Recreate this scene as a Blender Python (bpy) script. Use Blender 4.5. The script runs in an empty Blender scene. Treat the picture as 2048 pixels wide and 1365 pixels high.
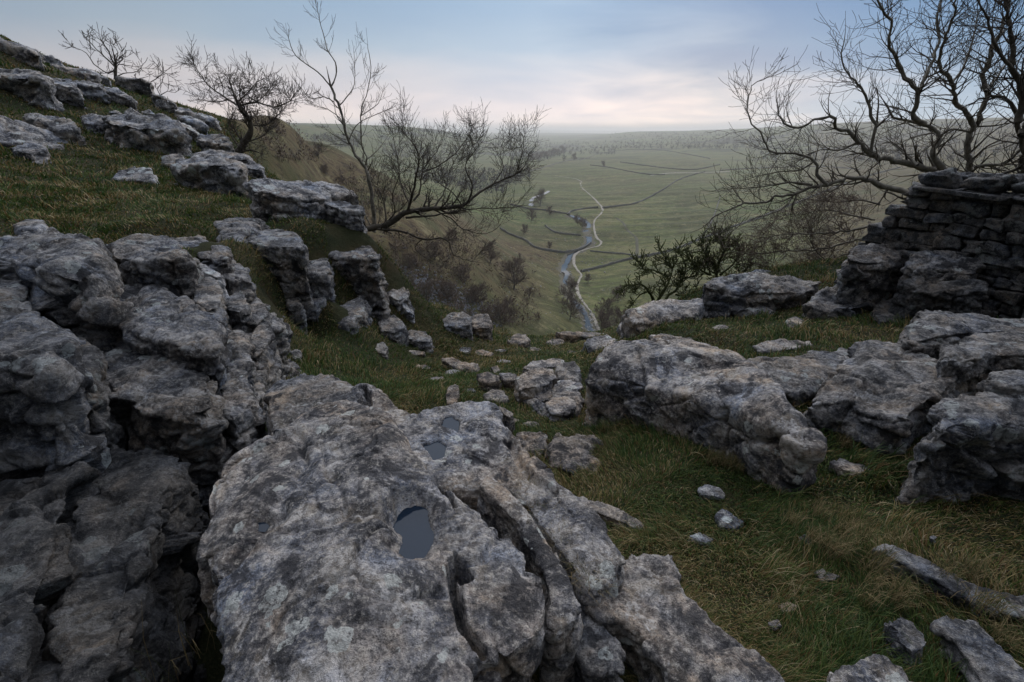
import bpy, bmesh, math, random, time
import numpy as np
from mathutils import Vector
from mathutils.geometry import tessellate_polygon
from mathutils.bvhtree import BVHTree

T0 = time.time()
SC = bpy.context.scene
COL = SC.collection
RNG = np.random.default_rng(7)
random.seed(7)

# ------------------------------------------------------------------ camera
F = 910.0
PITCH = math.radians(24.6)
CP, SP = math.cos(PITCH), math.sin(PITCH)
cam_d = bpy.data.cameras.new('camera'); cam = bpy.data.objects.new('camera', cam_d); COL.objects.link(cam)
cam_d.sensor_width = 36.0; cam_d.lens = 36.0 * F / 2048.0
cam_d.clip_start = 0.02; cam_d.clip_end = 60000
cam.location = (0, 0, 0); cam.rotation_euler = (math.radians(90) - PITCH, 0, 0)
SC.camera = cam

def ray(px, py):
    u = (px - 1024.0) / F; v = (682.5 - py) / F
    return u, CP + v * SP, -SP + v * CP
def PY(px, py, Y):
    x, y, z = ray(px, py); k = Y / y
    return (x * k, Y, z * k)
def PZ(px, py, Z):
    x, y, z = ray(px, py); k = Z / z
    return (x * k, y * k, Z)

# ------------------------------------------------------------------ numpy noise
_rs = np.random.RandomState(11)
_perm = np.concatenate([_rs.permutation(256)] * 3).astype(np.int32)
_g = _rs.normal(size=(256, 3)); _g /= np.linalg.norm(_g, axis=1)[:, None]; _g = _g.astype(np.float32)
def gnoise(P):
    P = np.asarray(P, dtype=np.float64)
    I = np.floor(P); Fr = (P - I).astype(np.float32); I = I.astype(np.int64) & 255
    U = Fr * Fr * Fr * (Fr * (Fr * 6 - 15) + 10)
    out = np.zeros(len(P), np.float32)
    for dx in (0, 1):
        wx = U[:, 0] if dx else 1 - U[:, 0]
        hx = _perm[(I[:, 0] + dx) & 255]
        for dy in (0, 1):
            wy = U[:, 1] if dy else 1 - U[:, 1]
            hy = _perm[hx + ((I[:, 1] + dy) & 255)]
            for dz in (0, 1):
                wz = U[:, 2] if dz else 1 - U[:, 2]
                g = _g[_perm[hy + ((I[:, 2] + dz) & 255)]]
                d = g[:, 0] * (Fr[:, 0] - dx) + g[:, 1] * (Fr[:, 1] - dy) + g[:, 2] * (Fr[:, 2] - dz)
                out += wx * wy * wz * d
    return out * 1.6
def fbm(P, octv=4, lac=2.03, gain=0.5, ridged=False):
    a, f, s, n = 1.0, 1.0, 0.0, 0.0
    for i in range(octv):
        v = gnoise(P * f + 17.3 * i)
        if ridged: v = 1 - 2 * np.abs(v)
        s = s + a * v; n += a; a *= gain; f *= lac
    return s / n
_h3 = _rs.random_sample((256, 3)).astype(np.float32)
def voro(Q):
    """nearest and second nearest cell: distances, vector to the nearest seed and that cell's random direction"""
    I = np.floor(Q).astype(np.int64); Fq = (Q - I).astype(np.float32); n = len(Q)
    f1 = np.full(n, 9., np.float32); f2 = np.full(n, 9., np.float32); vec = np.zeros((n, 3), np.float32); idc = np.zeros(n, np.int32)
    for dx in (-1, 0, 1):
        hx = _perm[(I[:, 0] + dx) & 255]
        for dy in (-1, 0, 1):
            hy = _perm[hx + ((I[:, 1] + dy) & 255)]
            for dz in (-1, 0, 1):
                h = _perm[hy + ((I[:, 2] + dz) & 255)]; v = Fq - (_h3[h] * .9 + .05) - np.array([dx, dy, dz], np.float32); d = np.sqrt((v * v).sum(1))
                c = d < f1; f2 = np.where(c, f1, np.minimum(f2, d)); vec[c] = v[c]; idc[c] = h[c]; f1 = np.where(c, d, f1)
    return f1, f2, vec, _g[idc]
def xyz(x, y, z=0.0):
    x = np.asarray(x, float); y = np.asarray(y, float)
    return np.stack([x, y, np.broadcast_to(np.asarray(z, float), x.shape)], -1)
def sstep(a, b, x):
    t = np.clip((x - a) / (b - a), 0, 1); return t * t * (3 - 2 * t)

# ------------------------------------------------------------------ mesh helper
def mesh_np(name, V, Fc, mat, smooth=True, colors=None):
    V = np.asarray(V, np.float32); me = bpy.data.meshes.new(name)
    me.vertices.add(len(V)); me.vertices.foreach_set('co', V.ravel())
    if isinstance(Fc, np.ndarray):
        nf, k = Fc.shape; me.loops.add(nf * k); me.loops.foreach_set('vertex_index', Fc.astype(np.int32).ravel())
        me.polygons.add(nf); me.polygons.foreach_set('loop_start', np.arange(0, nf * k, k, dtype=np.int32))
    else:
        tot = sum(len(f) for f in Fc); me.loops.add(tot)
        me.loops.foreach_set('vertex_index', np.concatenate([np.asarray(f) for f in Fc]).astype(np.int32))
        me.polygons.add(len(Fc)); st = np.cumsum([0] + [len(f) for f in Fc[:-1]]); me.polygons.foreach_set('loop_start', st.astype(np.int32))
    me.update(calc_edges=True)
    if smooth: me.polygons.foreach_set('use_smooth', np.ones(len(me.polygons), bool))
    if colors is not None:
        at = me.color_attributes.new('tint', 'FLOAT_COLOR', 'POINT')
        at.data.foreach_set('color', np.asarray(colors, np.float32).ravel())
    if mat: me.materials.append(mat)
    return me
def link(name, me, parent=None, loc=None):
    o = bpy.data.objects.new(name, me); COL.objects.link(o)
    if parent is not None: o.parent = parent
    if loc is not None: o.location = loc
    return o
def tag(o, label=None, cat=None, group=None, kind=None):
    if label: o['label'] = label
    if cat: o['category'] = cat
    if group: o['group'] = group
    if kind: o['kind'] = kind
    return o
def empty(name, loc):
    o = bpy.data.objects.new(name, None); COL.objects.link(o); o.location = loc; o.empty_display_size = .2; return o

# ------------------------------------------------------------------ materials
class NT:
    def __init__(s, name):
        s.m = bpy.data.materials.new(name); s.m.use_nodes = True
        s.t = s.m.node_tree; s.n = s.t.nodes; s.b = s.n['Principled BSDF']; s.o = s.n['Material Output']
    def new(s, typ, **kw):
        n = s.n.new(typ)
        for k, v in kw.items():
            if k.startswith('i_'):
                key = k[2:]; key = int(key) if key.isdigit() else key.replace('_', ' ')
                s.put(n.inputs[key], v)
            else: setattr(n, k, v)
        return n
    def put(s, sock, v):
        if isinstance(v, bpy.types.NodeSocket): s.t.links.new(v, sock)
        elif isinstance(v, bpy.types.Node): s.t.links.new(v.outputs[0], sock)
        else: sock.default_value = v
    def noise(s, vec, scale, detail=4, rough=.55, dist=0.0, out=0):
        n = s.new('ShaderNodeTexNoise'); s.put(n.inputs['Vector'], vec)
        n.inputs['Scale'].default_value = scale; n.inputs['Detail'].default_value = detail
        n.inputs['Roughness'].default_value = rough; n.inputs['Distortion'].default_value = dist
        return n.outputs[out]
    def ramp(s, fac, stops, interp='LINEAR'):
        n = s.new('ShaderNodeValToRGB'); s.put(n.inputs[0], fac); cr = n.color_ramp; cr.interpolation = interp
        while len(cr.elements) < len(stops): cr.elements.new(.5)
        for e, (p, c) in zip(cr.elements, stops):
            e.position = p; e.color = (c, c, c, 1) if isinstance(c, (int, float)) else (*c, 1)
        return n.outputs[0]
    def mix(s, fac, a, b, mode='MIX'):
        n = s.new('ShaderNodeMix', data_type='RGBA', blend_type=mode)
        s.put(n.inputs[0], fac)
        for k, v in ((6, a), (7, b)):
            if isinstance(v, tuple) and len(v) == 3: v = (*v, 1)
            s.put(n.inputs[k], v)
        return n.outputs[2]
    def math(s, op, a, b=0.0, c=0.0, clamp=False):
        n = s.new('ShaderNodeMath', operation=op, use_clamp=clamp); s.put(n.inputs[0], a); s.put(n.inputs[1], b); s.put(n.inputs[2], c)
        return n.outputs[0]
    def bump(s, h, strength=.5, dist=.02, normal=None):
        n = s.new('ShaderNodeBump'); n.inputs['Strength'].default_value = strength; n.inputs['Distance'].default_value = dist
        s.put(n.inputs['Height'], h)
        if normal is not None: s.put(n.inputs['Normal'], normal)
        return n.outputs[0]
    def coords(s):
        tc = s.new('ShaderNodeTexCoord'); return tc.outputs['Object']

def rock_material(name, tone=1.0, warm=0.0, scale=1.0, wet=0.5, lichen=1.0):
    N = NT(name); oi = N.new('ShaderNodeObjectInfo')
    co = N.coords()
    sh = N.new('ShaderNodeVectorMath', operation='MULTIPLY'); N.put(sh.inputs[0], oi.outputs['Random']); sh.inputs[1].default_value = (37, 53, 71)
    ad = N.new('ShaderNodeVectorMath', operation='ADD'); N.put(ad.inputs[0], co); N.put(ad.inputs[1], sh.outputs[0]); v = ad.outputs[0]
    mp = N.new('ShaderNodeMapping'); N.put(mp.inputs[0], v); mp.inputs['Scale'].default_value = (1, 1, 1.25); vs = mp.outputs[0]
    big = N.noise(v, 1.9 * scale, 5, .6, .8)
    mid = N.noise(vs, 7.5 * scale, 7, .68, .4)
    fine = N.noise(v, 48 * scale, 6, .72)
    vfine = N.noise(v, 190 * scale, 4, .7)
    g = lambda k, r=0., b=0.: (k * tone * (1 + r + warm * .15), k * tone, k * tone * (1 + b - warm * .15))
    base = N.ramp(mid, [(.33, g(.022, .02, .10)), (.43, g(.11, .0, .12)), (.53, g(.27, .03, .02)), (.66, g(.50, .06, -.04))])
    tint = N.ramp(big, [(.32, (.74, .92, 1.22)), (.50, (1.0, 1, 1.0)), (.62, (1.24, 1.02, .78))])
    c = N.mix(1.0, base, tint, 'MULTIPLY')
    # dark algae stains in broad patches
    dk = N.ramp(N.noise(v, 3.4 * scale, 6, .62, 1.2), [(.50, 0.0), (.62, 1.0)])
    dk2 = N.math('MULTIPLY', dk, N.ramp(fine, [(.35, 1.0), (.65, .35)]))
    c = N.mix(N.math('MULTIPLY', dk2, .78), c, g(.032, 0, .15))
    # fine crustose speckle: pale and dark grains
    c = N.mix(N.ramp(fine, [(.50, 0.0), (.62, .55)]), c, g(.60, .05, -.08))
    c = N.mix(N.ramp(fine, [(.36, .8), (.45, 0.0)]), c, g(.03, .05, 0))
    c = N.mix(N.ramp(vfine, [(.55, 0.0), (.62, .75)]), c, g(.025, .05, 0))
    bl_ = N.noise(v, 5.5 * scale, 9, .70, .35)
    c = N.mix(N.ramp(bl_, [(.41, .9), (.47, 0.0)]), c, g(.022, 0, .25))
    c = N.mix(N.math('MULTIPLY', N.ramp(bl_, [(.56, 0.0), (.60, .7)]), N.ramp(fine, [(.40, .25), (.52, 1.0)])), c, g(.62, .0, .02))
    # tan / pinkish stains
    c = N.mix(N.ramp(N.noise(v, 5.5 * scale, 5, .7, .6), [(.52, 0.0), (.68, .45)]), c, g(.30, .22, -.28))
    # lichen discs
    vo = N.new('ShaderNodeTexVoronoi', feature='F1'); dv = N.new('ShaderNodeVectorMath', operation='MULTIPLY_ADD')
    nn = N.new('ShaderNodeTexNoise'); N.put(nn.inputs['Vector'], v); nn.inputs['Scale'].default_value = 30 * scale; nn.inputs['Detail'].default_value = 3
    N.put(dv.inputs[0], nn.outputs['Color']); dv.inputs[1].default_value = (.05, .05, .05); N.put(dv.inputs[2], v)
    N.put(vo.inputs['Vector'], dv.outputs[0]); vo.inputs['Scale'].default_value = 9 * scale
    sz = N.noise(v, 2.6 * scale, 2, .5)
    thr = N.math('MULTIPLY', N.ramp(sz, [(.46, 0.0), (.66, .40)]), lichen)
    lf = N.math('LESS_THAN', vo.outputs['Distance'], thr)
    lf = N.math('MULTIPLY', lf, N.ramp(fine, [(.36, 0.0), (.5, .85)]))
    c = N.mix(lf, c, g(.52, -.06, -.02))
    N.put(N.b.inputs['Base Color'], c)
    wt = N.ramp(N.noise(v, 2.3 * scale, 4, .6, .7), [(.50, 0.0), (.60, 1.0)])
    rg = N.new('ShaderNodeMapRange'); N.put(rg.inputs[0], N.math('MULTIPLY', wt, wet)); rg.inputs[3].default_value = .82; rg.inputs[4].default_value = .38
    N.put(N.b.inputs['Roughness'], rg.outputs[0]); N.b.inputs['Specular IOR Level'].default_value = .45
    cr = N.noise(vs, 5.0 * scale, 8, .75, .9)
    crk = N.ramp(cr, [(.485, 1.0), (.5, 0.0), (.515, 1.0)])
    h = N.math('ADD', N.math('MULTIPLY', mid, 1.0), N.math('MULTIPLY', fine, .50))
    h = N.math('ADD', h, N.math('MULTIPLY', vfine, .16))
    h = N.math('ADD', h, N.math('MULTIPLY', crk, .10))
    N.put(N.b.inputs['Normal'], N.bump(h, 1.0, .05 / scale))
    return N.m
HAZE=1.4e-4; EXPO=0.56
# ------------------------------------------------------------------ terrain
def rbf_fit(X, v, c):
    D = np.sqrt(((X[:, None, :] - X[None, :, :]) ** 2).sum(-1) + c * c)
    n = len(X); A = np.zeros((n + 3, n + 3)); A[:n, :n] = D; A[:n, n] = 1; A[:n, n + 1:] = X; A[n, :n] = 1; A[n + 1:, :n] = X.T
    w = np.linalg.solve(A, np.concatenate([v, np.zeros(3)]))
    def f(Q):
        out = np.zeros(len(Q))
        for i in range(0, len(Q), 20000):
            q = Q[i:i + 20000]; D = np.sqrt(((q[:, None, :] - X[None]) ** 2).sum(-1) + c * c)
            out[i:i + 20000] = D @ w[:n] + w[n] + q @ w[n + 1:]
        return out
    return f

near_px = [(1500,1365,.93),(1300,1300,1.05),(1950,1365,.93),(2040,1150,1.35),(1500,1150,1.4),(1500,1000,1.95),(1300,950,2.25),
 (1250,880,2.75),(1750,950,2.1),(1080,860,3.1),(1180,840,3.3),(900,790,3.7),(700,750,4.2),(640,690,4.7),(700,645,5.3),(850,720,5.5),(1000,720,6.0),
 (1000,680,8),(1120,690,7.5),(980,672,10.3),(1100,678,10.0),(1200,672,9.2),(850,650,8.5),(790,640,8),(1190,690,6.3),(1350,655,5),(1500,640,5.2),
 (1700,650,4.6),(1450,690,4.3),(1600,740,3.5),(1620,800,3),(1780,660,4.3),(1850,620,4.9),(2048,640,4.4),(1450,560,7.5),(1700,520,7.5),
 (480,540,4.6),(450,600,4.2),(640,600,5.6),(620,470,6.5),(700,470,7.0),(740,480,7.4),(250,450,6),(100,450,5.5),(300,400,8),(100,380,9),(450,450,7),
 (600,440,8.5),(480,400,9.5),(200,330,12),(0,345,10),(400,300,16),(100,215,17),(250,215,19),(0,225,15),(100,130,24),(0,85,27),
 (200,150,26),(300,190,28),(350,215,32),(440,243,40),(480,890,2.35),(500,340,13),(0,95,36),(200,157,34),(400,228,36),(0,110,45),(450,520,5.2),(400,490,5.3),(520,520,5.2),(560,560,5.4),(50,430,6.3),(180,425,6.9),(350,430,7.2),(150,465,5.3),(0,425,6),(400,380,10),(560,500,6.2),(700,625,5.7),(760,612,6.4),(640,615,5.4),(590,640,5.2)]
near_xyz = [(-3.3,4.0,-1.2),(-3.6,3.3,-1.3),(-4.5,4.3,-1.12),(-4.3,3.2,-1.2),(-5.6,4.2,-1.0),(-2.7,4.6,-1.5),(-.62,.6,-2.2),(-.65,1.0,-2.3),(-.75,1.6,-2.2),(-1.3,1.5,-2.0),(-.9,2.6,-2.1),(-1.6,3,-1.9),(-.3,1,-2.1),(-.2,1.8,-2.2),(-2.5,2.2,-1.7),
 (.3,.3,-1.75),(-3,0,-1.5),(-25,10,3.5),(-25,20,7),(-12,2,0.6),(-6,-2,-.9),(0,-4,-1.4),(6,-3,-1.4),(8,3,-1.8),(12,8,-2.2),(-30,-20,3),(0,-25,0),(30,-20,-1),
 (-60,30,9),(-57,60,5),(-47,60,3.2),(-38,62,-.5),(-80,85,3),(-95,60,8),(-60,90,0),(1,-1.5,-1.6),(-40,0,6),(40,0,-3),(0,-60,2)]
_N = np.array([PY(*p) for p in near_px] + near_xyz)
_fn = rbf_fit(_N[:, :2], _N[:, 2], .5)
edge_pts = [(-60, 90)] + [PY(*p)[:2] for p in [(446,246,46),(452,262,24),(466,300,17),(500,335,14.5),(600,362,11),(722,400,9.3),(748,462,8.0),(752,520,7.6),
   (800,585,9.0),(850,628,10.0),(905,650,10.6),(985,660,10.6),(1130,668,10.3),(1215,662,9.4),(1275,600,8.2),(1400,560,8.3),(1480,540,8.8),(1650,500,9.5)]] + [(9,10.5),(20,13),(80,20)]
EP = np.array(edge_pts)
POLY_IN = np.vstack([EP, [(80, -80), (-90, -80), (-90, 60)]])
def in_poly(x, y, poly):
    inside = np.zeros(len(x), bool); n = len(poly); j = n - 1
    for i in range(n):
        xi, yi = poly[i][0], poly[i][1]; xj, yj = poly[j][0], poly[j][1]
        c = ((yi > y) != (yj > y)) & (x < (xj - xi) * (y - yi) / ((yj - yi) + 1e-12) + xi)
        inside ^= c; j = i
    return inside
def dist_line(x, y, pts):
    d = np.full(len(x), 1e9)
    for (ax, ay), (bx, by) in zip(pts[:-1], pts[1:]):
        vx, vy = bx - ax, by - ay; L = vx * vx + vy * vy + 1e-12
        t = np.clip(((x - ax) * vx + (y - ay) * vy) / L, 0, 1)
        d = np.minimum(d, np.hypot(x - ax - t * vx, y - ay - t * vy))
    return d
def edge_sd(x, y):
    d = dist_line(x, y, EP[:, :2]); return np.where(in_poly(x, y, POLY_IN), -d, d)
def near_z(x, y, detail=True):
    x = np.atleast_1d(np.asarray(x, float)); y = np.atleast_1d(np.asarray(y, float))
    z = _fn(np.stack([x, y], 1))
    r = np.hypot(x, y)
    if detail:
        P = xyz(x, y); k = np.clip(r / 6, .45, 1.4)
        z = z + .05 * k * fbm(P * 1.3 + 3, 3) + .022 * gnoise(P * 5.0) * np.clip(r / 3, .4, 1) + .14 * sstep(12, 22, r) * fbm(P * .35 + 9, 4)
    d = edge_sd(x, y); dn = d + .35 * gnoise(xyz(x, y) * .7 + 5)
    dn = np.maximum(dn, 0)
    drop = .35 * dn + 1.9 * np.maximum(dn - .5, 0) + .9 * np.maximum(dn - 6, 0)
    return np.maximum(z - drop, -96)

# far country, slopes fitted in (azimuth, log distance)
far_px = [(1180,655,190),(1130,560,270),(1190,450,440),(1160,370,850),(1400,450,420),(1500,520,290),(1700,420,400),(1400,380,650),(1900,330,700),
 (1400,320,1300),(1300,290,2500),(1400,268,3400),(1600,254,2600),(1800,247,2200),(2048,238,1800),(1200,272,5000),(1250,266,4800),(1000,266,9500),(900,268,10000),(1130,268,9500),
 (570,251,1900),(700,252,2300),(800,257,2600),(880,262,2900),(960,274,3600),(1040,287,3600),(640,300,1100),(740,345,900),(900,335,1300),(1000,390,700),(940,300,2100),(1100,305,2300),(1000,310,1900),
 (562,268,150),(540,264,195),(500,262,200),(600,287,200),(600,276,175),(650,292,215),(700,315,260),(740,338,300),(800,372,330),(700,400,170),(640,350,170),(800,430,165),(850,520,140),(950,480,220),(1000,560,190),(900,620,130),(1080,640,165),
 (1100,500,345),(1050,450,430),(1000,480,330),(1000,440,420),(1080,560,235),(1050,600,200),(1240,560,270),(1250,645,195),(1340,600,215),(1050,400,600),(1050,370,800),(1000,335,1200),
 (1200,320,1500),(1200,345,1000),(1600,470,330),(1800,500,240),(2048,450,260),(1600,350,850),(1700,300,1500),(1900,290,1200),(520,260,140),(480,262,120)]
far_xyz = [(-160,60,-5),(-300,120,-3),(-700,300,0),(-150,215,-3),(-250,300,-4),(-100,150,-6),(-300,600,-10),(-1500,1500,40),(-4000,4000,60),(-600,1500,15),(200,60,-70),(150,30,-60),(500,200,-30),(1500,800,30),(4000,3000,60),(0,30,-88),(0,60,-86),(0,100,-83),(30,120,-82),(-40,70,-70),(-60,40,-30),(6000,0,40),(-6000,0,60),(300,-50,-20),(0,14000,20),(5000,12000,40),(-5000,12000,60),(1500,4500,12),(-14000,6000,60),(14000,6000,60),(9500,12000,50),(5000,14500,40),(2500,15000,15),(-2500,15000,15),(-6000,14000,45),(-11000,10500,60),(9000,1000,50),(9000,5000,40),(3000,5000,40)]
_Ff = np.array([PY(*p) for p in far_px] + far_xyz)
def _fc(x, y):
    r = np.hypot(x, y); return np.stack([np.arctan2(x, y) * 2.2, np.log(r)], 1)
_ff = rbf_fit(_fc(_Ff[:, 0], _Ff[:, 1]), _Ff[:, 2] / np.hypot(_Ff[:, 0], _Ff[:, 1]), .08)
def far_z(x, y):
    x = np.atleast_1d(np.asarray(x, float)); y = np.atleast_1d(np.asarray(y, float)); r = np.hypot(x, y)
    z = _ff(_fc(x, y)) * r
    P = xyz(x, y)
    z = z + 2.6 * fbm(P / 70., 3) * sstep(80, 300, r) + 9 * fbm(P / 700. + 4, 3) * sstep(1200, 4000, r) + 28 * gnoise(P / 2600. + 7.7) * sstep(4500, 9000, r)
    # lynchets: old ploughing terraces stepping across the right-hand fields
    w = sstep(20, 90, x) * sstep(330, 420, y) * (1 - sstep(900, 1300, y))
    s = (y + .25 * x + 30 * gnoise(P / 160. + 2)) / 34.
    z = z + w * 2.2 * (sstep(.0, .25, s - np.floor(s)) - (s - np.floor(s)))
    return np.minimum(z, 95)

def polar_mesh(zf, phis, rs):
    ph, rr = np.meshgrid(phis, rs); x = (np.sin(ph) * rr).ravel(); y = (np.cos(ph) * rr).ravel()
    z = zf(x, y); n, m = ph.shape
    i = np.arange(n * m).reshape(n, m); j = np.roll(i, -1, 1)
    Fq = np.stack([i[:-1], j[:-1], j[1:], i[1:]], -1).reshape(-1, 4)[:, ::-1]
    return np.stack([x, y, z], 1), Fq
rad = math.radians
dense = np.linspace(rad(-85), rad(88), 740)
rest = np.linspace(rad(88), rad(275), 70)[1:-1]
PH = np.concatenate([dense, rest])
RN = np.exp(np.linspace(math.log(.12), math.log(120), 420))
Vn, Fn = polar_mesh(near_z, PH, RN)
c0 = len(Vn); Vn = np.vstack([Vn, [[0, 0, near_z([0.], [0.])[0]]]]); m = len(PH)
Fn_l = Fn
RF = np.exp(np.linspace(math.log(14), math.log(15500), 430))
Vf, Ff_ = polar_mesh(far_z, PH, RF)

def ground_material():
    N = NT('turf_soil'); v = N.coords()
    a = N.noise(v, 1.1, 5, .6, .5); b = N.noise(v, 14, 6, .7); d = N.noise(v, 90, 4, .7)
    c = N.ramp(a, [(.35, (.020, .028, .010)), (.5, (.034, .036, .014)), (.66, (.058, .042, .018))])  # soil kept dark throughout: the foreground vignette is put into its colour
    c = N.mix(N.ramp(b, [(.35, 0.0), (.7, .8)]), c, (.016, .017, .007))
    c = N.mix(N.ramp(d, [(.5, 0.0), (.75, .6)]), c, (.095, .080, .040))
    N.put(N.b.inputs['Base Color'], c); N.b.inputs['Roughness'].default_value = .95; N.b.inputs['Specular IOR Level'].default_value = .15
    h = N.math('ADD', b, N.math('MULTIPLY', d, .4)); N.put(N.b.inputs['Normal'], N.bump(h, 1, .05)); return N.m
def valley_material():
    N = NT('valley_pasture'); v = N.coords()
    sp = N.new('ShaderNodeSeparateXYZ'); N.put(sp.inputs[0], v)
    big = N.noise(v, .0045, 6, .6, .6); mid = N.noise(v, .03, 6, .65, .4); fine = N.noise(v, .25, 6, .75); vf = N.noise(v, .9, 3, .7)
    c = N.ramp(mid, [(.30, (.076, .090, .030)), (.48, (.106, .124, .040)), (.62, (.140, .138, .052)), (.75, (.19, .150, .072))])
    c = N.mix(N.ramp(big, [(.44, 0.0), (.56, .8)]), c, (.080, .110, .034))
    c = N.mix(N.ramp(N.noise(v, .012, 5, .6, .8), [(.52, 0.0), (.60, .6)]), c, (.17, .145, .070))
    c = N.mix(N.ramp(N.noise(v, .009, 6, .65, .9), [(.40, .7), (.47, 0.0)]), c, (.055, .058, .026))
    # fine terracette lines following the slope
    mp = N.new('ShaderNodeMapping'); N.put(mp.inputs[0], v); mp.inputs['Rotation'].default_value = (0, 0, rad(14)); mp.inputs['Scale'].default_value = (.006, .055, .02)
    st = N.noise(mp.outputs[0], 1.0, 5, .65, .35)
    c = N.mix(N.ramp(st, [(.48, 0.0), (.55, .9), (.61, 0.0)]), c, (.052, .056, .026))
    c = N.mix(N.ramp(st, [(.36, .6), (.46, 0.0)]), c, (.17, .155, .075))
    # bracken-brown on the steep valley side at left and beyond the wall at right
    ml = N.math('SUBTRACT', N.math('MULTIPLY', sp.outputs[1], .30), sp.outputs[0])     # x < .30 y -> left side
    ml = N.math('ADD', ml, N.math('MULTIPLY', N.math('SUBTRACT', N.noise(v, .02, 4, .6), .5), 90.0))
    lf = N.new('ShaderNodeMapRange'); N.put(lf.inputs[0], ml); lf.inputs[1].default_value = 30; lf.inputs[2].default_value = 75
    near = N.new('ShaderNodeMapRange'); N.put(near.inputs[0], sp.outputs[1]); near.inputs[1].default_value = 430; near.inputs[2].default_value = 330
    mr = N.math('SUBTRACT', sp.outputs[0], N.math('MULTIPLY', sp.outputs[1], .60)); mr = N.math('ADD', mr, N.math('MULTIPLY', N.math('SUBTRACT', N.noise(v, .02, 4, .6), .5), 120.0))
    rt = N.new('ShaderNodeMapRange'); N.put(rt.inputs[0], mr); rt.inputs[1].default_value = -10; rt.inputs[2].default_value = 30
    f = N.math('MAXIMUM', N.math('MULTIPLY', lf.outputs[0], near.outputs[0]), N.math('MULTIPLY', rt.outputs[0], .85))
    br = N.ramp(fine, [(.40, (.036, .026, .015)), (.5, (.095, .066, .033)), (.60, (.18, .13, .062))])
    br = N.mix(N.ramp(mid, [(.48, 0.0), (.62, .8)]), br, (.050, .058, .020))
    c = N.mix(f, c, br)
    c = N.mix(N.ramp(fine, [(.48, 0.0), (.60, .75)]), c, (.050, .050, .022))
    c = N.mix(N.ramp(N.noise(v, .11, 5, .8), [(.54, 0.0), (.66, .6)]), c, (.22, .19, .10))
    c = N.mix(N.ramp(vf, [(.66, 0.0), (.70, .6)]), c, (.17, .16, .12))
    # far country: patchwork of fields
    vo = N.new('ShaderNodeTexVoronoi', feature='F1'); N.put(vo.inputs['Vector'], v); vo.inputs['Scale'].default_value = .0040; vo.inputs['Randomness'].default_value = .9
    fld = N.mix(.75, N.ramp(vo.outputs['Color'], [(.2, (.07, .10, .035)), (.5, (.10, .15, .048)), (.8, (.13, .13, .06))]), c)
    ve = N.new('ShaderNodeTexVoronoi', feature='DISTANCE_TO_EDGE'); N.put(ve.inputs['Vector'], v); ve.inputs['Scale'].default_value = .0040; ve.inputs['Randomness'].default_value = .9
    fld = N.mix(N.ramp(ve.outputs['Distance'], [(.012, .7), (.03, 0.0)]), fld, (.02, .024, .016))
    wd = N.ramp(N.noise(v, .0035, 5, .65, .5), [(.53, 0.0), (.56, .9)])
    fld = N.mix(wd, fld, (.020, .024, .016))
    df = N.new('ShaderNodeMapRange'); N.put(df.inputs[0], sp.outputs[1]); df.inputs[1].default_value = 1250; df.inputs[2].default_value = 1900
    c = N.mix(df.outputs[0], c, fld)
    N.put(N.b.inputs['Base Color'], c); N.b.inputs['Roughness'].default_value = .97; N.b.inputs['Specular IOR Level'].default_value = .1
    N.put(N.b.inputs['Normal'], N.bump(N.math('ADD', fine, N.math('MULTIPLY', st, 1.0)), .8, 1.2)); return N.m
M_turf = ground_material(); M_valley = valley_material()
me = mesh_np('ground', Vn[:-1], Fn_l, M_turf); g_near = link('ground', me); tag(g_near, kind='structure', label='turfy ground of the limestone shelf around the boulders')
me = mesh_np('terrain', Vf, Ff_, M_valley); g_far = link('terrain', me); tag(g_far, kind='structure', label='green valley floor and hills beyond the cliff edge')
BV_far = BVHTree.FromPolygons([tuple(v) for v in Vf.tolist()], Ff_.tolist())
def hit_far(px, py):
    d = Vector(ray(px, py)).normalized(); h = BV_far.ray_cast(Vector((0, 0, 0)) + d * 40, d)
    return np.array(h[0]) if h[0] is not None else None
print('terrain', round(time.time() - T0, 1))
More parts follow.
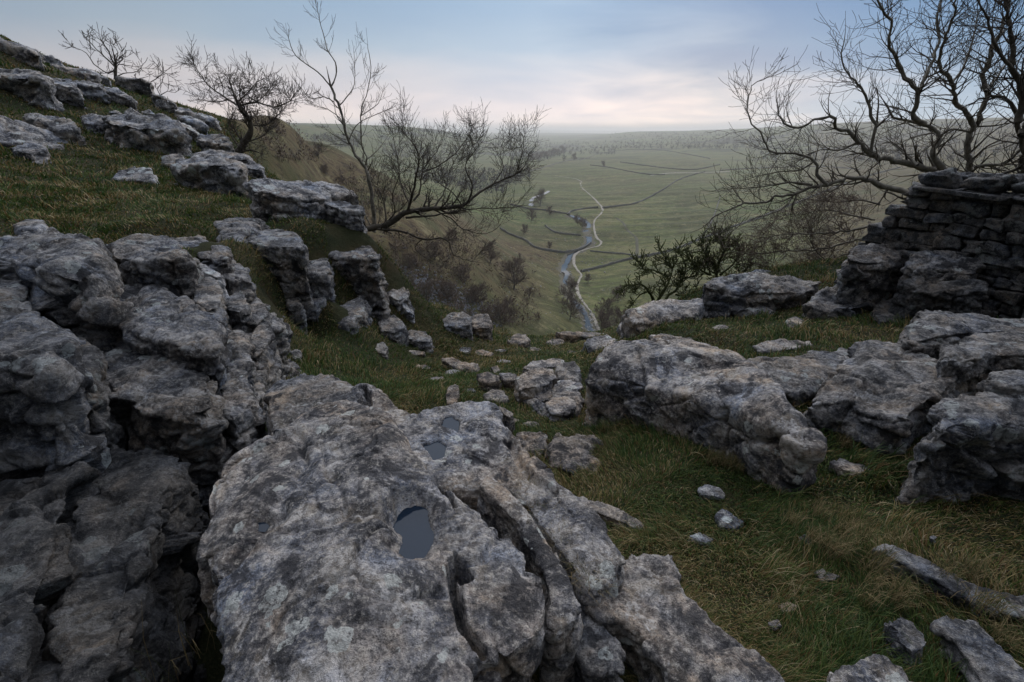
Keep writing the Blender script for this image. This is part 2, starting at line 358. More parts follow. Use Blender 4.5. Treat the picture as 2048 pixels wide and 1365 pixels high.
# ------------------------------------------------------------------ rocks
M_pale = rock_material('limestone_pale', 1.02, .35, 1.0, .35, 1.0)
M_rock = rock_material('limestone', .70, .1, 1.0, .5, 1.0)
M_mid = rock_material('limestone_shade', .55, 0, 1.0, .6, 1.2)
M_dark = rock_material('limestone_dark', .36, 0, 1.0, .6, 1.1)  # dark limestone, its tone taken lower still for the corner vignette
M_vignetted = rock_material('limestone_vignetted', .24, 0, 1.0, .6, 1.3)  # near-black copy: lower-left vignette put into the rock colour
M_far = rock_material('limestone_crag', 1.1, 0, .45, .4, .8)
M_farp = rock_material('limestone_crag_pale', 1.2, 0, .45, .2, 1.0)
M_pink = rock_material('limestone_bare', .72, .9, 1.2, .1, .5)
ROCKS = []          # (polygon xy, top z) for keeping grass off
def rock_shape(P, Nn, size, vox, amp, strata, seed, tilt=0.0):
    so = np.array([seed * 3.7, seed * 1.9, seed * 5.3]); Q = P + so
    side = 1 - sstep(.55, .85, np.abs(Nn[:, 2])); top = 1 - side
    def ok(f): return 1.0 / f > 2.2 * vox
    L = size
    D = np.zeros_like(P)
    D += Nn * (.085 * L * amp * fbm(Q * (1.1 / L), 3))[:, None]
    D += Nn * (.020 * min(L, 1.5) * amp * fbm(Q * (4.0 / min(L, 1.5)) + 31, 4))[:, None]
    rg = fbm(Q * (2.1 / min(L, 1.4)) + 13 + .15 * gnoise(Q * 2)[:, None], 3, gain=.45, ridged=True)
    D += Nn * (.060 * min(L, 1.3) * amp * (rg - .45))[:, None]
    # broken into angular blocks: every cell of the fracture pattern gets its own tilted face, with a dark joint between
    for fr_, kk, gd in ((1.9, .30, .050), (5.2, .26, .018)):
        f_ = fr_ / min(max(L, .35), 1.5) * (1.2 if fr_ < 3 else 1.0)
        if not ok(f_ * 1.2): continue
        wq = Q * f_ * np.array([1, 1, 1.35]); wq = wq + .22 * np.stack([gnoise(wq * 1.3 + 5), gnoise(wq * 1.3 + 25), gnoise(wq * 1.3 + 45)], 1)
        f1, f2, vec, rd = voro(wq); am = (.35 + .65 * side) * amp
        D += Nn * (kk / f_ * (vec * rd).sum(1) * am)[:, None]
        e = (f2 - f1) / f_; g = np.exp(-(e / max(.014, 1.3 * vox)) ** 2)
        D -= Nn * (gd * min(1.2, L) * g * am * sstep(-.35, .2, gnoise(Q * 1.3 + fr_)))[:, None]
    # bedding: blocks split into layers with dark seams between
    bed = strata
    if bed > 0:
        t = (P[:, 2] + tilt * P[:, 0] + .10 * gnoise(Q * .9) + .03 * gnoise(Q * 3.)) / bed
        fi = np.floor(t); fr = t - fi
        hsh = np.modf(np.abs(np.sin(fi * 12.9898 + seed) * 43758.5453))[0]
        e = np.minimum(fr, 1 - fr) * bed
        wd = max(.018, 1.3 * vox)
        g = np.exp(-(e / wd) ** 2) * sstep(-.25, .25, gnoise(Q * 1.6 + 50))
        nh = Nn.copy(); nh[:, 2] = 0
        bl = min(bed, .25)
        D += nh * ((-(.20 * bl) * g + (hsh - .5) * .22 * bl) * side * amp)[:, None]
    # joints
    for f, w, dep in ((1.0, .03, .07), (2.3, .035, .035)):
        f2 = f / max(.6, min(L, 2)) * 1.2
        n = gnoise(Q * np.array([1, 1, .5]) * f2 + 77 * f) + .12 * gnoise(Q * 7 * f2)
        g = np.exp(-(n / max(w, 1.1 * vox * f2)) ** 2) * sstep(-.05, .35, gnoise(Q * f2 * .8 + 9 * f))
        D -= Nn * (dep * min(L, 1.6) * .7 * g * amp)[:, None]
    if ok(6):
        r = fbm(Q * np.array([5.5, 5.5, 8.5]) + 3, 3 if ok(18) else 2, ridged=True)
        D += Nn * (.020 * amp * min(1, L) * (r - .25))[:, None]
    if ok(14):
        D += Nn * (.009 * amp * fbm(Q * 13 + 8, 3 if ok(50) else 2))[:, None]
        p = gnoise(Q * 11 + 60)
        D -= Nn * (.030 * amp * np.clip(p - .33, 0, 1) * (.4 + .6 * top))[:, None]
    if ok(40):
        D += Nn * (.0032 * fbm(Q * 42 + 5, 2, ridged=True))[:, None]
    return D
def poly_area(p):
    x, y = np.array(p)[:, 0], np.array(p)[:, 1]; return .5 * abs(np.dot(x, np.roll(y, 1)) - np.dot(y, np.roll(x, 1)))
_seed = [1]
_tt = np.exp(np.linspace(math.log(.5), math.log(60), 1500))
def hit_near(px, py):
    """where the sight line through a pixel meets the turf"""
    x, y, z = ray(px, py); g = near_z(_tt * x / y, _tt); zz = _tt * z / y; k = np.nonzero(zz < g)[0]
    return _tt[k[0]] if len(k) else None
BASES = {'turf capped step': (630, 606), 'square cut block': (590, 632), 'dark rounded stone above': (548, 692), 'small block at the foot of the square': (580, 648), 'low block with a white lichen': (628, 648), 'rough dark foot': (725, 604), 'layered crag face': (715, 608), 'broken block lying': (700, 662), 'low bedrock': (1110, 836),
 'pale triangular boulder': (265, 368), 'small squarish stone behind': (345, 338), 'split ledge with black': (430, 388), 'thin slab lying behind': (440, 332),
 'right hand end of the slabs': (510, 358), 'long pale furrowed': (575, 440), 'flat pale boulder just': (690, 410), 'layered end of the terrace': (690, 456), 'big furrowed rock mass': (60, 312),
 'tongue of smooth': (60, 322), 'small low stone in the grass right': (75, 330), 'sloping boulder with a long': (130, 288), 'rounded block right of the sloping': (180, 266), 'largest banded': (290, 303),
 'low stone under': (225, 292), 'cracked stone poking': (358, 302), 'leftmost of the little': (232, 236), 'middle of the little': (265, 236), 'rightmost of the little': (298, 236),
 'long fluted outcrop': (40, 198), 'pair of rounded humps': (120, 203), 'broken outcrop right': (180, 200), 'last crumbling': (240, 211), 'slab jutting': (270, 186), 'pale rounded ledge running': (330, 222),
 'flat ledge on the skyline': (140, 150), 'lower step of the skyline': (185, 163), 'dark crag at the very top': (20, 112), 'stepped ledge below': (95, 126),
 'upper pale ledge': (390, 247), 'middle step': (385, 262), 'lower lumpy': (380, 282), 'vertical crag face right under': (430, 318),
 'left boulder of the pair': (915, 673), 'right boulder of the pair': (955, 676), 'low boulder with a shadowed': (1038, 694), 'flat stone in the turf between': (1108, 693), 'straight edged slab': (1180, 680),
 'white topped boulder': (1200, 704), 'grey boulder in the grass between': (785, 684), 'low boulder trailing': (835, 698), 'small upright cracked': (760, 713), 'knobbly outcrop on the slope': (790, 622), 'pale scarred rock': (820, 644),
 'long thin ledge at the top': (925, 748), 'fragment of bare rock': (990, 748), 'left step stone': (978, 784), 'right step stone': (1020, 780), 'biggest rock of the central': (1060, 812), 'back row rock': (1090, 752),
 'dark hump on the right': (1140, 786), 'upright pointed stone': (1085, 822), 'round stone at the front right': (1120, 842), 'flat stone left of the round': (990, 812), 'tall pale scar': (900, 822),
 'left half of the pinkish': (1060, 925), 'right half of the pinkish': (1160, 958), 'leaning slab with a smooth': (1330, 668), 'lower step of pale rock in front': (1510, 634), 'long pale slab with a dark': (1480, 615),
 'small pale stone in the grass left of the tilted': (1588, 657), 'small eroded slab in the grass': (1560, 706)}
HEIGHTS = {'long half buried rib': .07, 'lower rib of lichen': .09, 'knobbly stone with white crust': .10, 'thin spine of rock': .05, 'brownish boulder cut': .16}
def rock(name, label, pts, z=None, Y=None, depth=None, rise=.05, bottom=None, flare=.03, rnd=1.0, amp=1.0, strata=.16, mat=None, cat=None,
         group=None, carve=(), parts=1.0, tilt=0.0, sink=.15, fine=1.0, shape=None, dome=0.0):
    """top outline traced point by point; each point gets its own height (z) or distance (Y); extruded down into the ground"""
    _seed[0] += 1; seed = _seed[0]
    bs = next((v for k, v in BASES.items() if label.startswith(k)), None)
    if bs:
        yb = hit_near(*bs)
        if yb is None: print('NO BASE', label)
        elif len(pts[0]) == 3 and z is None: k_ = yb / min(a[2] for a in pts); pts = [(a[0], a[1], a[2] * k_) for a in pts]; bottom = None
        elif depth is not None: Y = yb; bottom = None
        else:
            pm = max(pts, key=lambda a: a[1]); z = PY(pm[0], pm[1], yb)[2]; bottom = None
            print('z', round(z, 2), label[:30])
    hh = next((v for k, v in HEIGHTS.items() if label.startswith(k)), None)
    if hh is not None:
        cx_ = sum(a[0] for a in pts) / len(pts); cy_ = sum(a[1] for a in pts) / len(pts); z = -1.7
        for _ in range(12): q = PZ(cx_, cy_, z); z = .5 * z + .5 * (near_z([q[0]], [q[1]])[0] + hh)
    if z is None and depth is None and len(pts[0]) == 2: z = PY(pts[0][0], sum(a[1] for a in pts) / len(pts), Y)[2]
    T = []
    for p in pts:
        if len(p) == 3 and z is not None: T.append(PZ(*p))
        elif len(p) == 3: T.append(PY(*p))
        elif z is not None: T.append(PZ(p[0], p[1], z))
        else: T.append(PY(p[0], p[1], Y))
    if depth is not None:
        back = []
        for (x, y, zz) in reversed(T):
            r = math.hypot(x, y); back.append((x * (1 + depth / r), y * (1 + depth / r), zz + rise))
        T = T + back
    T = np.array(T); c = T.mean(0); gz = near_z(T[:, 0], T[:, 1], False)
    if bottom is None: bottom = min(gz.min(), T[:, 2].min()) - sink
    r = max(.6, math.hypot(c[0], c[1], c[2])); size = math.sqrt(poly_area(T[:, :2]))
    target = max(.0034, r * .0030) / fine
    lv = 2 if size / (target * 4) > 9 else 1
    vc = target * (4 if lv == 2 else 2)
    vc = min(vc, size / 14, (T[:, 2].max() - bottom) / 3)
    n = len(T); B = T.copy(); B[:, :2] = c[:2] + (T[:, :2] - c[:2]) * (1 + flare); B[:, 2] = bottom
    tri = tessellate_polygon([[Vector((a[0], a[1], 0)) for a in T]])
    F_ = [tuple(t) for t in tri] + [tuple(i + n for i in reversed(t)) for t in tri] + [(i, (i + 1) % n, (i + 1) % n + n, i + n) for i in range(n)]
    me = bpy.data.meshes.new('tmp'); me.from_pydata(np.vstack([T, B]).tolist(), [], F_); me.update()
    bm = bmesh.new(); bm.from_mesh(me); bmesh.ops.recalc_face_normals(bm, faces=bm.faces); bm.to_mesh(me); bm.free()
    o = bpy.data.objects.new('tmp', me); COL.objects.link(o)
    m = o.modifiers.new('r', 'REMESH'); m.mode = 'VOXEL'; m.voxel_size = vc; m.adaptivity = 0
    s = o.modifiers.new('s', 'SMOOTH'); s.factor = .5
    s.iterations = int(max(1, min(30, 2.0 * (rnd * min(.04, size * .022) / vc) ** 2 + 1)))
    ss = o.modifiers.new('u', 'SUBSURF'); ss.levels = lv; ss.render_levels = lv
    dg = bpy.context.evaluated_depsgraph_get(); ev = o.evaluated_get(dg); m2 = bpy.data.meshes.new_from_object(ev)
    bpy.data.objects.remove(o); bpy.data.meshes.remove(me)
    nv = len(m2.vertices); P = np.empty(nv * 3, np.float32); m2.vertices.foreach_get('co', P); P = P.reshape(-1, 3).astype(np.float64)
    Nn = np.empty(nv * 3, np.float32); m2.vertices.foreach_get('normal', Nn); Nn = Nn.reshape(-1, 3)
    # the smoothing pulls small rocks in: bring them back to their traced size
    for a in (0, 1):
        lo, hi = min(T[:, a].min(), B[:, a].min()), max(T[:, a].max(), B[:, a].max()); l2, h2 = P[:, a].min(), P[:, a].max()
        P[:, a] = lo + (P[:, a] - l2) * (hi - lo) / (h2 - l2)
    P[:, 2] = bottom + (P[:, 2] - P[:, 2].min()) * (T[:, 2].max() - bottom) / (P[:, 2].max() - P[:, 2].min())
    if dome:
        dd = np.hypot(P[:, 0] - c[0], P[:, 1] - c[1]) / (size * .6); P[:, 2] += dome * np.clip(1 - dd ** 2, -1, 1) * (P[:, 2] > bottom + .3 * (T[:, 2].mean() - bottom))
    P = P + rock_shape(P, Nn, size, vc / (4 if lv == 2 else 2), amp, strata, seed, tilt)
    if shape: P = shape(P, Nn)
    for cv in carve:
        # carve: (kind, [(px,py,z)...], width, depth)
        kind, line, wd, dep = cv
        L = [PZ(*a) for a in line]; up = sstep(.0, .5, Nn[:, 2])
        if kind == 'slot':
            d = dist_line(P[:, 0] + .015 * gnoise(P * 9), P[:, 1] + .015 * gnoise(P * 9 + 4), [(a[0], a[1]) for a in L])
            P[:, 2] -= dep * (1 - sstep(wd * .35, wd, d)) * up
        elif kind == 'ridge':
            d = dist_line(P[:, 0], P[:, 1], [(a[0], a[1]) for a in L]); P[:, 2] += dep * np.exp(-(d / wd) ** 2) * up
        elif kind == 'pan':     # flat floored solution hollow following an outline
            pl = [(a[0], a[1]) for a in L]; zf = L[0][2]
            x = P[:, 0] + .018 * fbm(P * 12, 3); y = P[:, 1] + .018 * fbm(P * 12 + 8, 3)
            ins = in_poly(x, y, pl); d = dist_line(x, y, pl + [pl[0]])
            sd = np.where(ins, -d, d)
            k = 1 - sstep(-.012, wd, sd); tgt = zf - dep
            msk = (P[:, 2] > zf - .35) & (Nn[:, 2] > .1)
            P[:, 2] = np.where(msk, P[:, 2] * (1 - k) + (np.minimum(P[:, 2], tgt)) * k, P[:, 2])
            # rim kept just above the water
            rim = msk & (sd > 0) & (sd < wd * 1.6); P[:, 2] = np.where(rim, np.maximum(P[:, 2], zf + .002 + .25 * (sd.clip(0, .04))), P[:, 2])
    loc = np.array([c[0], c[1], bottom])
    m2.vertices.foreach_set('co', (P - loc).astype(np.float32).ravel()); m2.polygons.foreach_set('use_smooth', np.ones(len(m2.polygons), bool)); m2.update()
    m2.materials.clear(); m2.materials.append(mat or M_rock); m2.name = name
    ob = link(name, m2, loc=loc); tag(ob, label, cat or name.replace('_', ' '), group)
    ROCKS.append((T[:, :2].copy(), T[:, 2].max(), P if nv < 200000 else P[::3]))
    return ob
# ---- centre foreground slabs
def dome_big(P, Nn):
    # long swells running away from the viewer, as on the photographed slab
    up = sstep(-.1, .6, Nn[:, 2])
    a = PZ(760, 870, -1.3); b = PZ(640, 1365, -1.2)
    d = dist_line(P[:, 0], P[:, 1], [a[:2], b[:2]])
    P[:, 2] += up * (.06 * np.exp(-(d / .22) ** 2) - .05 * sstep(.25, .6, d))
    return P
POOL = [(805,1020),(830,1008),(858,1020),(862,1050),(872,1085),(850,1118),(815,1120),(795,1105),(800,1075),(785,1055)]
rock('slab', 'biggest lichen covered limestone slab in the centre foreground, holding a kite shaped pool',
     [(560,862),(600,822),(650,795),(700,792),(745,818),(785,870),(832,932),(890,972),(955,1015),(998,1064),(1036,1116),(1066,1178),(1062,1230),(1040,1268),(990,1292),(950,1290),(925,1320),(930,1500),(425,1500),(430,1300),(428,1180),(412,1075),(428,960),(470,905)],
     z=-1.26, bottom=-2.3, flare=-.02, rnd=1.5, amp=.5, strata=0, mat=M_pale, shape=dome_big,
     carve=[('slot', [(900,1120,-1.26),(905,1180,-1.26),(925,1235,-1.26),(960,1290,-1.26)], .018, .12), ('slot', [(885,965,-1.26),(905,1010,-1.26)], .022, .10), ('slot', [(895,1110,-1.26),(935,1150,-1.26)], .03, .12),
            ('slot', [(500,1065,-1.26),(560,1050,-1.26)], .05, .02), ('pan', [(a, b, -1.275) for a, b in POOL], .05, .012),
            ('pan', [(a, b, -1.275) for a, b in [(512,1045),(530,1040),(540,1052),(530,1064),(514,1062)]], .03, .012)])
rock('slab', 'smooth blue-grey rounded slab at the head of the big pool slab, by the mossy cleft',
     [(538,770),(575,750),(640,742),(695,750),(722,775),(728,815),(690,840),(640,850),(585,875),(548,870),(535,815)], z=-1.42, bottom=-2.4, amp=.7, strata=0, mat=M_rock)
P1 = [(888,838),(905,832),(918,845),(915,868),(895,878),(882,862)]; P2 = [(848,892),(875,882),(893,895),(890,915),(868,922)]
rock('slab', 'long pitted slab with two small round pools, to the right of the kite pool slab',
     [(700,788),(722,772),(762,786),(800,815),(850,828),(905,820),(935,803),(985,805),(1015,850),(1060,900),(1100,948),(1160,985),(1205,1045),(1252,1108),(1232,1150),(1190,1190),(1165,1170),(1110,1095),(1065,1035),(1030,985),(960,978),(905,985),(868,970),(815,935),(770,872),(735,816)],
     z=-1.42, bottom=-2.5, amp=.48, strata=0, mat=M_pale, flare=-.02,
     carve=[('pan', [(a, b, -1.43) for a, b in P1], .07, .02), ('pan', [(a, b, -1.43) for a, b in P2], .07, .02), ('pan', [(a, b, -1.43) for a, b in [(1010,868),(1022,872),(1024,890),(1012,888)]], .03, .015),
            ('slot', [(1015,880,-1.42),(1050,940,-1.42),(1110,985,-1.42)], .03, .03), ('slot', [(728,778,-1.42),(735,808,-1.42)], .025, .15)])
rock('rock_rib', 'narrow curving rib of limestone between the dark slot and the straw coloured grass strip',
     [(975,948),(1005,962),(1045,1000),(1080,1050),(1115,1105),(1150,1170),(1163,1205),(1155,1240),(1115,1265),(1085,1250),(1095,1200),(1088,1150),(1062,1095),(1030,1045),(990,1005),(955,970)],
     z=-1.36, bottom=-2.4, amp=.30, mat=M_pale, flare=-.05, rnd=.7)
rock('boulder', 'long pointed boulder along the lower edge, right of the square mossy block',
     [(1192,1180),(1228,1122),(1290,1100),(1340,1128),(1378,1178),(1428,1235),(1480,1285),(1540,1335),(1575,1400),(1600,1480),(1420,1500),(1350,1380),(1300,1290),(1245,1235),(1198,1222)],
     z=-1.50, bottom=-2.0, amp=.8, strata=0, mat=M_pale)
rock('block', 'small square mossy block wedged below the tip of the rib at the bottom edge',
     [(1122,1262),(1180,1222),(1215,1262),(1248,1302),(1235,1345),(1180,1330)], z=-1.52, bottom=-2.0, amp=.6, mat=M_rock)
rock('stone', 'rounded pale stone cut by the bottom edge under the big pool slab', [(925,1335),(950,1312),(980,1315),(995,1350),(990,1400),(930,1400)], z=-1.38, bottom=-2.0, amp=.5, mat=M_pale)
# ---- left clints
rock('block', 'dark weathered block in the very corner at lower left, outer of two', [(-260,985),(-60,930),(60,930),(128,905),(146,960),(104,1080),(70,1200),(40,1500),(-400,1600),(-500,1200)], z=-1.26, bottom=-2.5, amp=1.1, mat=M_vignetted, flare=-.05, strata=0)
rock('block', 'near black block facing the pool slab across the deep cleft', [(172,905),(250,905),(330,892),(368,905),(352,955),(296,1050),(262,1150),(235,1300),(180,1500),(90,1500),(100,1300),(126,1120),(166,980)], z=-1.36, bottom=-2.5, amp=.9, mat=M_vignetted, flare=-.05, strata=0)
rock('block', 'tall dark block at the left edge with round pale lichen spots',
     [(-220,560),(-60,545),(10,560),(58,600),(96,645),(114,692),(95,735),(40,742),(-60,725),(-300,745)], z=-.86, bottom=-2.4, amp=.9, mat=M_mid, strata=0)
rock('block', 'overhanging block with a pale blue top above the black hollow at left',
     [(-260,470),(-100,455),(60,458),(150,478),(190,505),(196,532),(168,548),(100,545),(20,520),(-60,515),(-240,520)], z=-.74, bottom=-1.9, amp=1.0, mat=M_rock, flare=-.03, strata=0)
rock('block', 'flat topped block between the overhanging left block and the low grey ledge',
     [(212,486),(240,478),(300,474),(355,482),(376,502),(374,514),(330,520),(260,522),(220,512)], z=-.88, bottom=-1.9, amp=.9, mat=M_rock, strata=0)
rock('block', 'large sloping slab with a wet bluish top above the dark face, left of centre',
     [(206,580),(255,568),(310,574),(350,590),(390,606),(418,638),(432,680),(424,702),(380,698),(330,686),(270,668),(222,640),(200,608)], z=-1.08, bottom=-2.5, amp=.9, mat=M_rock, flare=.02, strata=0)
rock('block', 'broad dark stepped block with rust lichen under the large bluish slab',
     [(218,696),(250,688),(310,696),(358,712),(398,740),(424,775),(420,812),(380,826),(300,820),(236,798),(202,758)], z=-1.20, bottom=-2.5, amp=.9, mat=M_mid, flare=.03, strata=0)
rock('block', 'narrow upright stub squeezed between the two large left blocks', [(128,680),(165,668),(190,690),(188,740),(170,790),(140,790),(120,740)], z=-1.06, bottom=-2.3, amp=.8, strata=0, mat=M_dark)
rock('block', 'vertically fluted block at the lip of the mossy cleft', [(440,672),(478,660),(500,668),(508,705),(500,760),(508,800),(470,840),(440,800),(445,740)], z=-1.34, bottom=-2.5, amp=.8, strata=0, mat=M_rock, flare=.03)
rock('block', 'grey hooked block rising behind the fluted one', [(490,672),(520,648),(542,650),(545,675),(525,700),(505,712)], z=-1.42, bottom=-2.5, amp=.8, mat=M_rock)
rock('block', 'smooth leaning block at the right end of the flat topped one', [(380,548),(410,543),(432,552),(448,585),(445,610),(415,622),(388,600)], z=-1.12, bottom=-2.2, amp=.7, mat=M_rock)
rock('stone', 'ragged pale stone crowned with moss above the fluted block', [(450,598),(470,582),(490,592),(500,612),(478,625),(455,620)], z=-1.30, bottom=-2.0, amp=.7, mat=M_rock, rnd=.6)
rock('stone', 'ridged pale stone with two bumps beside the moss crowned one', [(490,615),(512,598),(532,608),(535,628),(510,645),(492,635)], z=-1.40, bottom=-2.1, amp=.7, mat=M_rock, rnd=.6)
rock('stone', 'thin white tipped stone poking from dry grass above the leaning block', [(392,530),(402,526),(425,538),(445,552),(432,556),(405,545)], z=-1.10, bottom=-1.7, amp=.5, mat=M_farp, rnd=.5)
rock('ledge', 'low grey ledge half sunk in the grass below the terrace', [(318,482),(350,473),(400,474),(440,480),(455,496),(448,512),(415,515),(380,500),(335,498)], z=-1.06, bottom=-1.7, amp=.8, mat=M_rock)
rock('block', 'wedge shaped block on the terrace edge, left of the square cut block', [(420,443),(455,436),(500,432),(526,437),(515,455),(492,472),(470,480),(440,468)], z=-1.10, bottom=-1.75, amp=.7, mat=M_rock, flare=-.12)
rock('block', 'square cut block with one sheer straight edge beside the dark vertical gap', [(490,478),(510,464),(540,458),(575,460),(599,468),(602,492),(560,490),(500,488)], z=-1.16, bottom=-2.6, amp=.55, mat=M_rock, flare=.0, strata=.3, rnd=.5)
rock('block', 'low block with a white lichen cap in the gap beside the square cut block', [(605,585),(622,575),(648,582),(650,600),(628,608),(606,603)], z=-1.86, bottom=-2.8, amp=.5, mat=M_rock, flare=.02, rnd=.6)
rock('block', 'small block at the foot of the square cut block, left of the gap', [(562,590),(580,582),(602,588),(602,610),(575,612)], z=-1.80, bottom=-2.8, amp=.5, mat=M_rock, rnd=.6)
rock('crag', 'layered crag face below the leaning bush, capped by tufts of grass', [(652,492),(680,482),(705,484),(738,488),(752,500),(757,518),(720,516),(690,512),(655,510)], z=-1.40, bottom=-3.4, amp=.9, mat=M_rock, flare=.04, strata=.17)
rock('crag', 'rough dark foot of the layered crag', [(690,545),(730,528),(756,532),(765,560),(745,580),(705,580)], z=-1.80, bottom=-3.4, amp=.9, mat=M_rock, flare=.06)
rock('block', 'broken block lying at the foot of the layered crag', [(660,622),(690,602),(722,590),(732,602),(728,628),(700,645),(668,645)], z=-2.15, bottom=-3.0, amp=.7, mat=M_rock, rnd=.6)
rock('stone', 'dark rounded stone above the rubble in the cleft', [(525,630),(550,620),(570,640),(572,668),(545,680),(528,660)], z=-1.66, bottom=-2.6, amp=.5, mat=M_rock)
for i, (x, y, r_, lab) in enumerate([(535,712,17,'topmost stone of the rubble in the cleft'),(560,700,13,'small stone right of the topmost one in the cleft rubble'),(548,742,16,'round stone in the middle of the cleft rubble'),
      (578,735,15,'pale stone on the grass side of the cleft rubble'),(590,708,12,'stone at the grass edge above the pale cleft stone'),(520,765,15,'lowest left stone of the cleft rubble'),(552,772,13,'lowest stone of the cleft rubble, next to the smooth slab'),
      (518,735,11,'smallest stone wedged high in the cleft rubble')]):
    a = [(x + r_ * math.cos(t) * (1 + .2 * math.sin(3 * t + i)), y + r_ * .75 * math.sin(t)) for t in np.linspace(0, 2 * math.pi, 9)[:-1]]
    rock('stone', lab, a, z=-2.0 - .012 * (i % 3), bottom=-2.5, amp=.5, mat=M_rock, rnd=.8, group='rubble stones tumbled in the cleft', sink=.1)
rock('stone', 'blue-white stone in the grass at the left edge of the terrace', [(25,448),(50,437),(90,438),(92,452),(60,460),(30,460)], z=-.93, bottom=-1.4, amp=.4, mat=M_farp)
rock('outcrop', 'broken bedrock filling the slope under the leaning block, above the cleft', [(398,612),(450,596),(510,606),(556,628),(560,655),(520,668),(470,662),(425,650)], z=-1.52, bottom=-2.6, amp=1.1, mat=M_rock)
rock('block', 'turf capped step between the square cut block and the layered crag', [(608,520),(640,510),(655,520),(656,545),(612,548)], z=-1.6, amp=.8, mat=M_rock)
rock('outcrop', 'half hidden bedrock lip in the grass behind the leaning block', [(400,520),(440,512),(480,528),(500,548),(470,560),(420,545)], z=-1.22, amp=.9, bottom=-2.0, mat=M_rock)
# ---- upper left terraces
FR = dict(mat=M_far)
rock('boulder', 'pale triangular boulder alone on the grass terrace', [(222,358,8.0),(240,342,8.2),(268,333,8.3),(300,334,8.3),(310,352,8.0),(308,364,7.8),(265,362,7.8)], Y=8, amp=.55, mat=M_farp, bottom=-1.3, flare=.1)
rock('block', 'small squarish stone behind the triangular boulder, up against dry grass', [(322,312,11),(345,308,11.2),(366,309,11.2),(370,325,11),(345,330,10.8),(325,326,10.9)], Y=11, amp=.5, mat=M_farp, bottom=-1.2, flare=.05)
rock('ledge', 'split ledge with black seams in the middle of the upper terrace', [(354,338),(390,330),(430,329),(485,340)], Y=9.6, depth=.8, rise=.12, amp=.9, strata=.14, bottom=-1.5, **FR)
rock('ledge', 'thin slab lying behind the split ledge', [(388,314),(430,309),(480,314),(505,328)], Y=12, depth=1.0, rise=.08, amp=.7, bottom=-1.3, mat=M_farp)
rock('ledge', 'right hand end of the slabs on the upper terrace, beside the tall thin tree', [(486,338),(505,334),(527,345)], Y=10.6, depth=.8, rise=.1, amp=.7, bottom=-1.6, **FR)
rock('boulder', 'long pale furrowed boulder on the brink of the terrace, biggest one there', [(490,362,8.6),(520,356,8.9),(560,355,9.3),(610,360,9.4),(650,378,9.2),(655,398,8.6),(615,402,8.2),(575,396,8.0),(530,385,8.0),(500,378,8.2)], Y=8.6, amp=.8, strata=.16, bottom=-1.95, mat=M_farp, flare=-.06)
rock('boulder', 'flat pale boulder just behind the furrowed one on the terrace brink', [(600,372,9.9),(640,364,10.2),(680,372,10.2),(705,384,10),(715,394,9.6),(670,396,9.4)], Y=9.8, amp=.7, bottom=-2.2, mat=M_farp)
rock('crag', 'layered end of the terrace under the flat pale boulder', [(648,408,8.7),(670,402,9.0),(700,404,9.0),(722,414,8.8),(722,425,8.5),(690,424,8.4)], Y=8.8, amp=.9, strata=.12, bottom=-2.1, flare=.05, **FR)
rock('boulder', 'big furrowed rock mass at the left edge of the terrace', [(-60,232,7.6),(0,236,7.8),(50,250,8.2),(90,268,8.4),(125,288,8.2),(120,300,7.8),(60,300,7.4),(-60,290,7.2)], Y=8, amp=1.1, strata=.2, bottom=-1.3, **FR)
rock('boulder', 'tongue of smooth rock at the foot of the left edge rock mass', [(22,296,7.0),(60,286,7.2),(90,290,7.3),(92,302,7.1),(60,308,6.9),(25,304,6.9)], Y=7, amp=.5, bottom=-1.3, **FR)
rock('stone', 'small low stone in the grass right of the smooth tongue of rock', [(60,316,7.2),(80,311,7.3),(98,315,7.2),(85,328,7.0),(64,328,7.0)], Y=7, amp=.4, bottom=-1.3, **FR)
rock('boulder', 'sloping boulder with a long pale back, right of the left edge rock mass', [(42,230,10.2),(80,228,10.4),(115,232,10.4),(148,240,10.2),(160,256,9.8),(130,262,9.6),(85,250,9.8)], Y=10, amp=.9, strata=.22, bottom=-1.2, **FR)
rock('boulder', 'rounded block right of the sloping pale backed boulder', [(160,232,11),(185,228,11.2),(205,232,11.2),(216,246,11),(205,252,10.8),(170,248,10.8)], Y=11, amp=.7, bottom=-.9, **FR)
rock('boulder', 'largest banded boulder on the upper terrace, with an overhanging shadowed base', [(216,246),(250,236),(300,234),(335,240),(352,256),(365,278)], Y=11.0, depth=1.6, rise=.12, amp=1.0, strata=.24, bottom=-1.0, mat=M_far, flare=-.04)
rock('stone', 'low stone under the overhang of the largest banded boulder', [(212,277,10.6),(228,271,10.8),(236,280,10.6),(222,286,10.5)], Y=10.6, amp=.4, bottom=-1.0, **FR)
rock('stone', 'cracked stone poking from the grass right of the banded boulder', [(335,288),(360,281),(378,290)], Y=12.5, depth=.6, amp=.6, bottom=-1.2, **FR)
for i, (pp, Yd, lab) in enumerate([([(218,226),(232,223),(244,230)],12.6,'leftmost of the little stones along the top of the banded boulder'),([(246,228),(262,218),(280,222),(282,232)],12.8,'middle of the little stones along the top of the banded boulder'),([(284,226),(298,221),(310,232)],12.9,'rightmost of the little stones along the top of the banded boulder')]):
    rock('stone', lab, pp, Y=Yd, depth=.5, amp=.5, bottom=-.4, mat=M_farp, group='little stones above the banded boulder')
rock('ledge', 'long fluted outcrop low on the hillside at the left edge', [(-40,160),(0,154),(30,150),(65,153),(90,165)], Y=17, depth=1.4, rise=.3, amp=1.1, strata=.5, bottom=.2, mat=M_far)
rock('ledge', 'pair of rounded humps joining the fluted hillside outcrop', [(90,168),(105,162),(120,172),(135,166),(150,170),(156,184)], Y=17.5, depth=1.2, rise=.2, amp=.9, bottom=.2, mat=M_far)
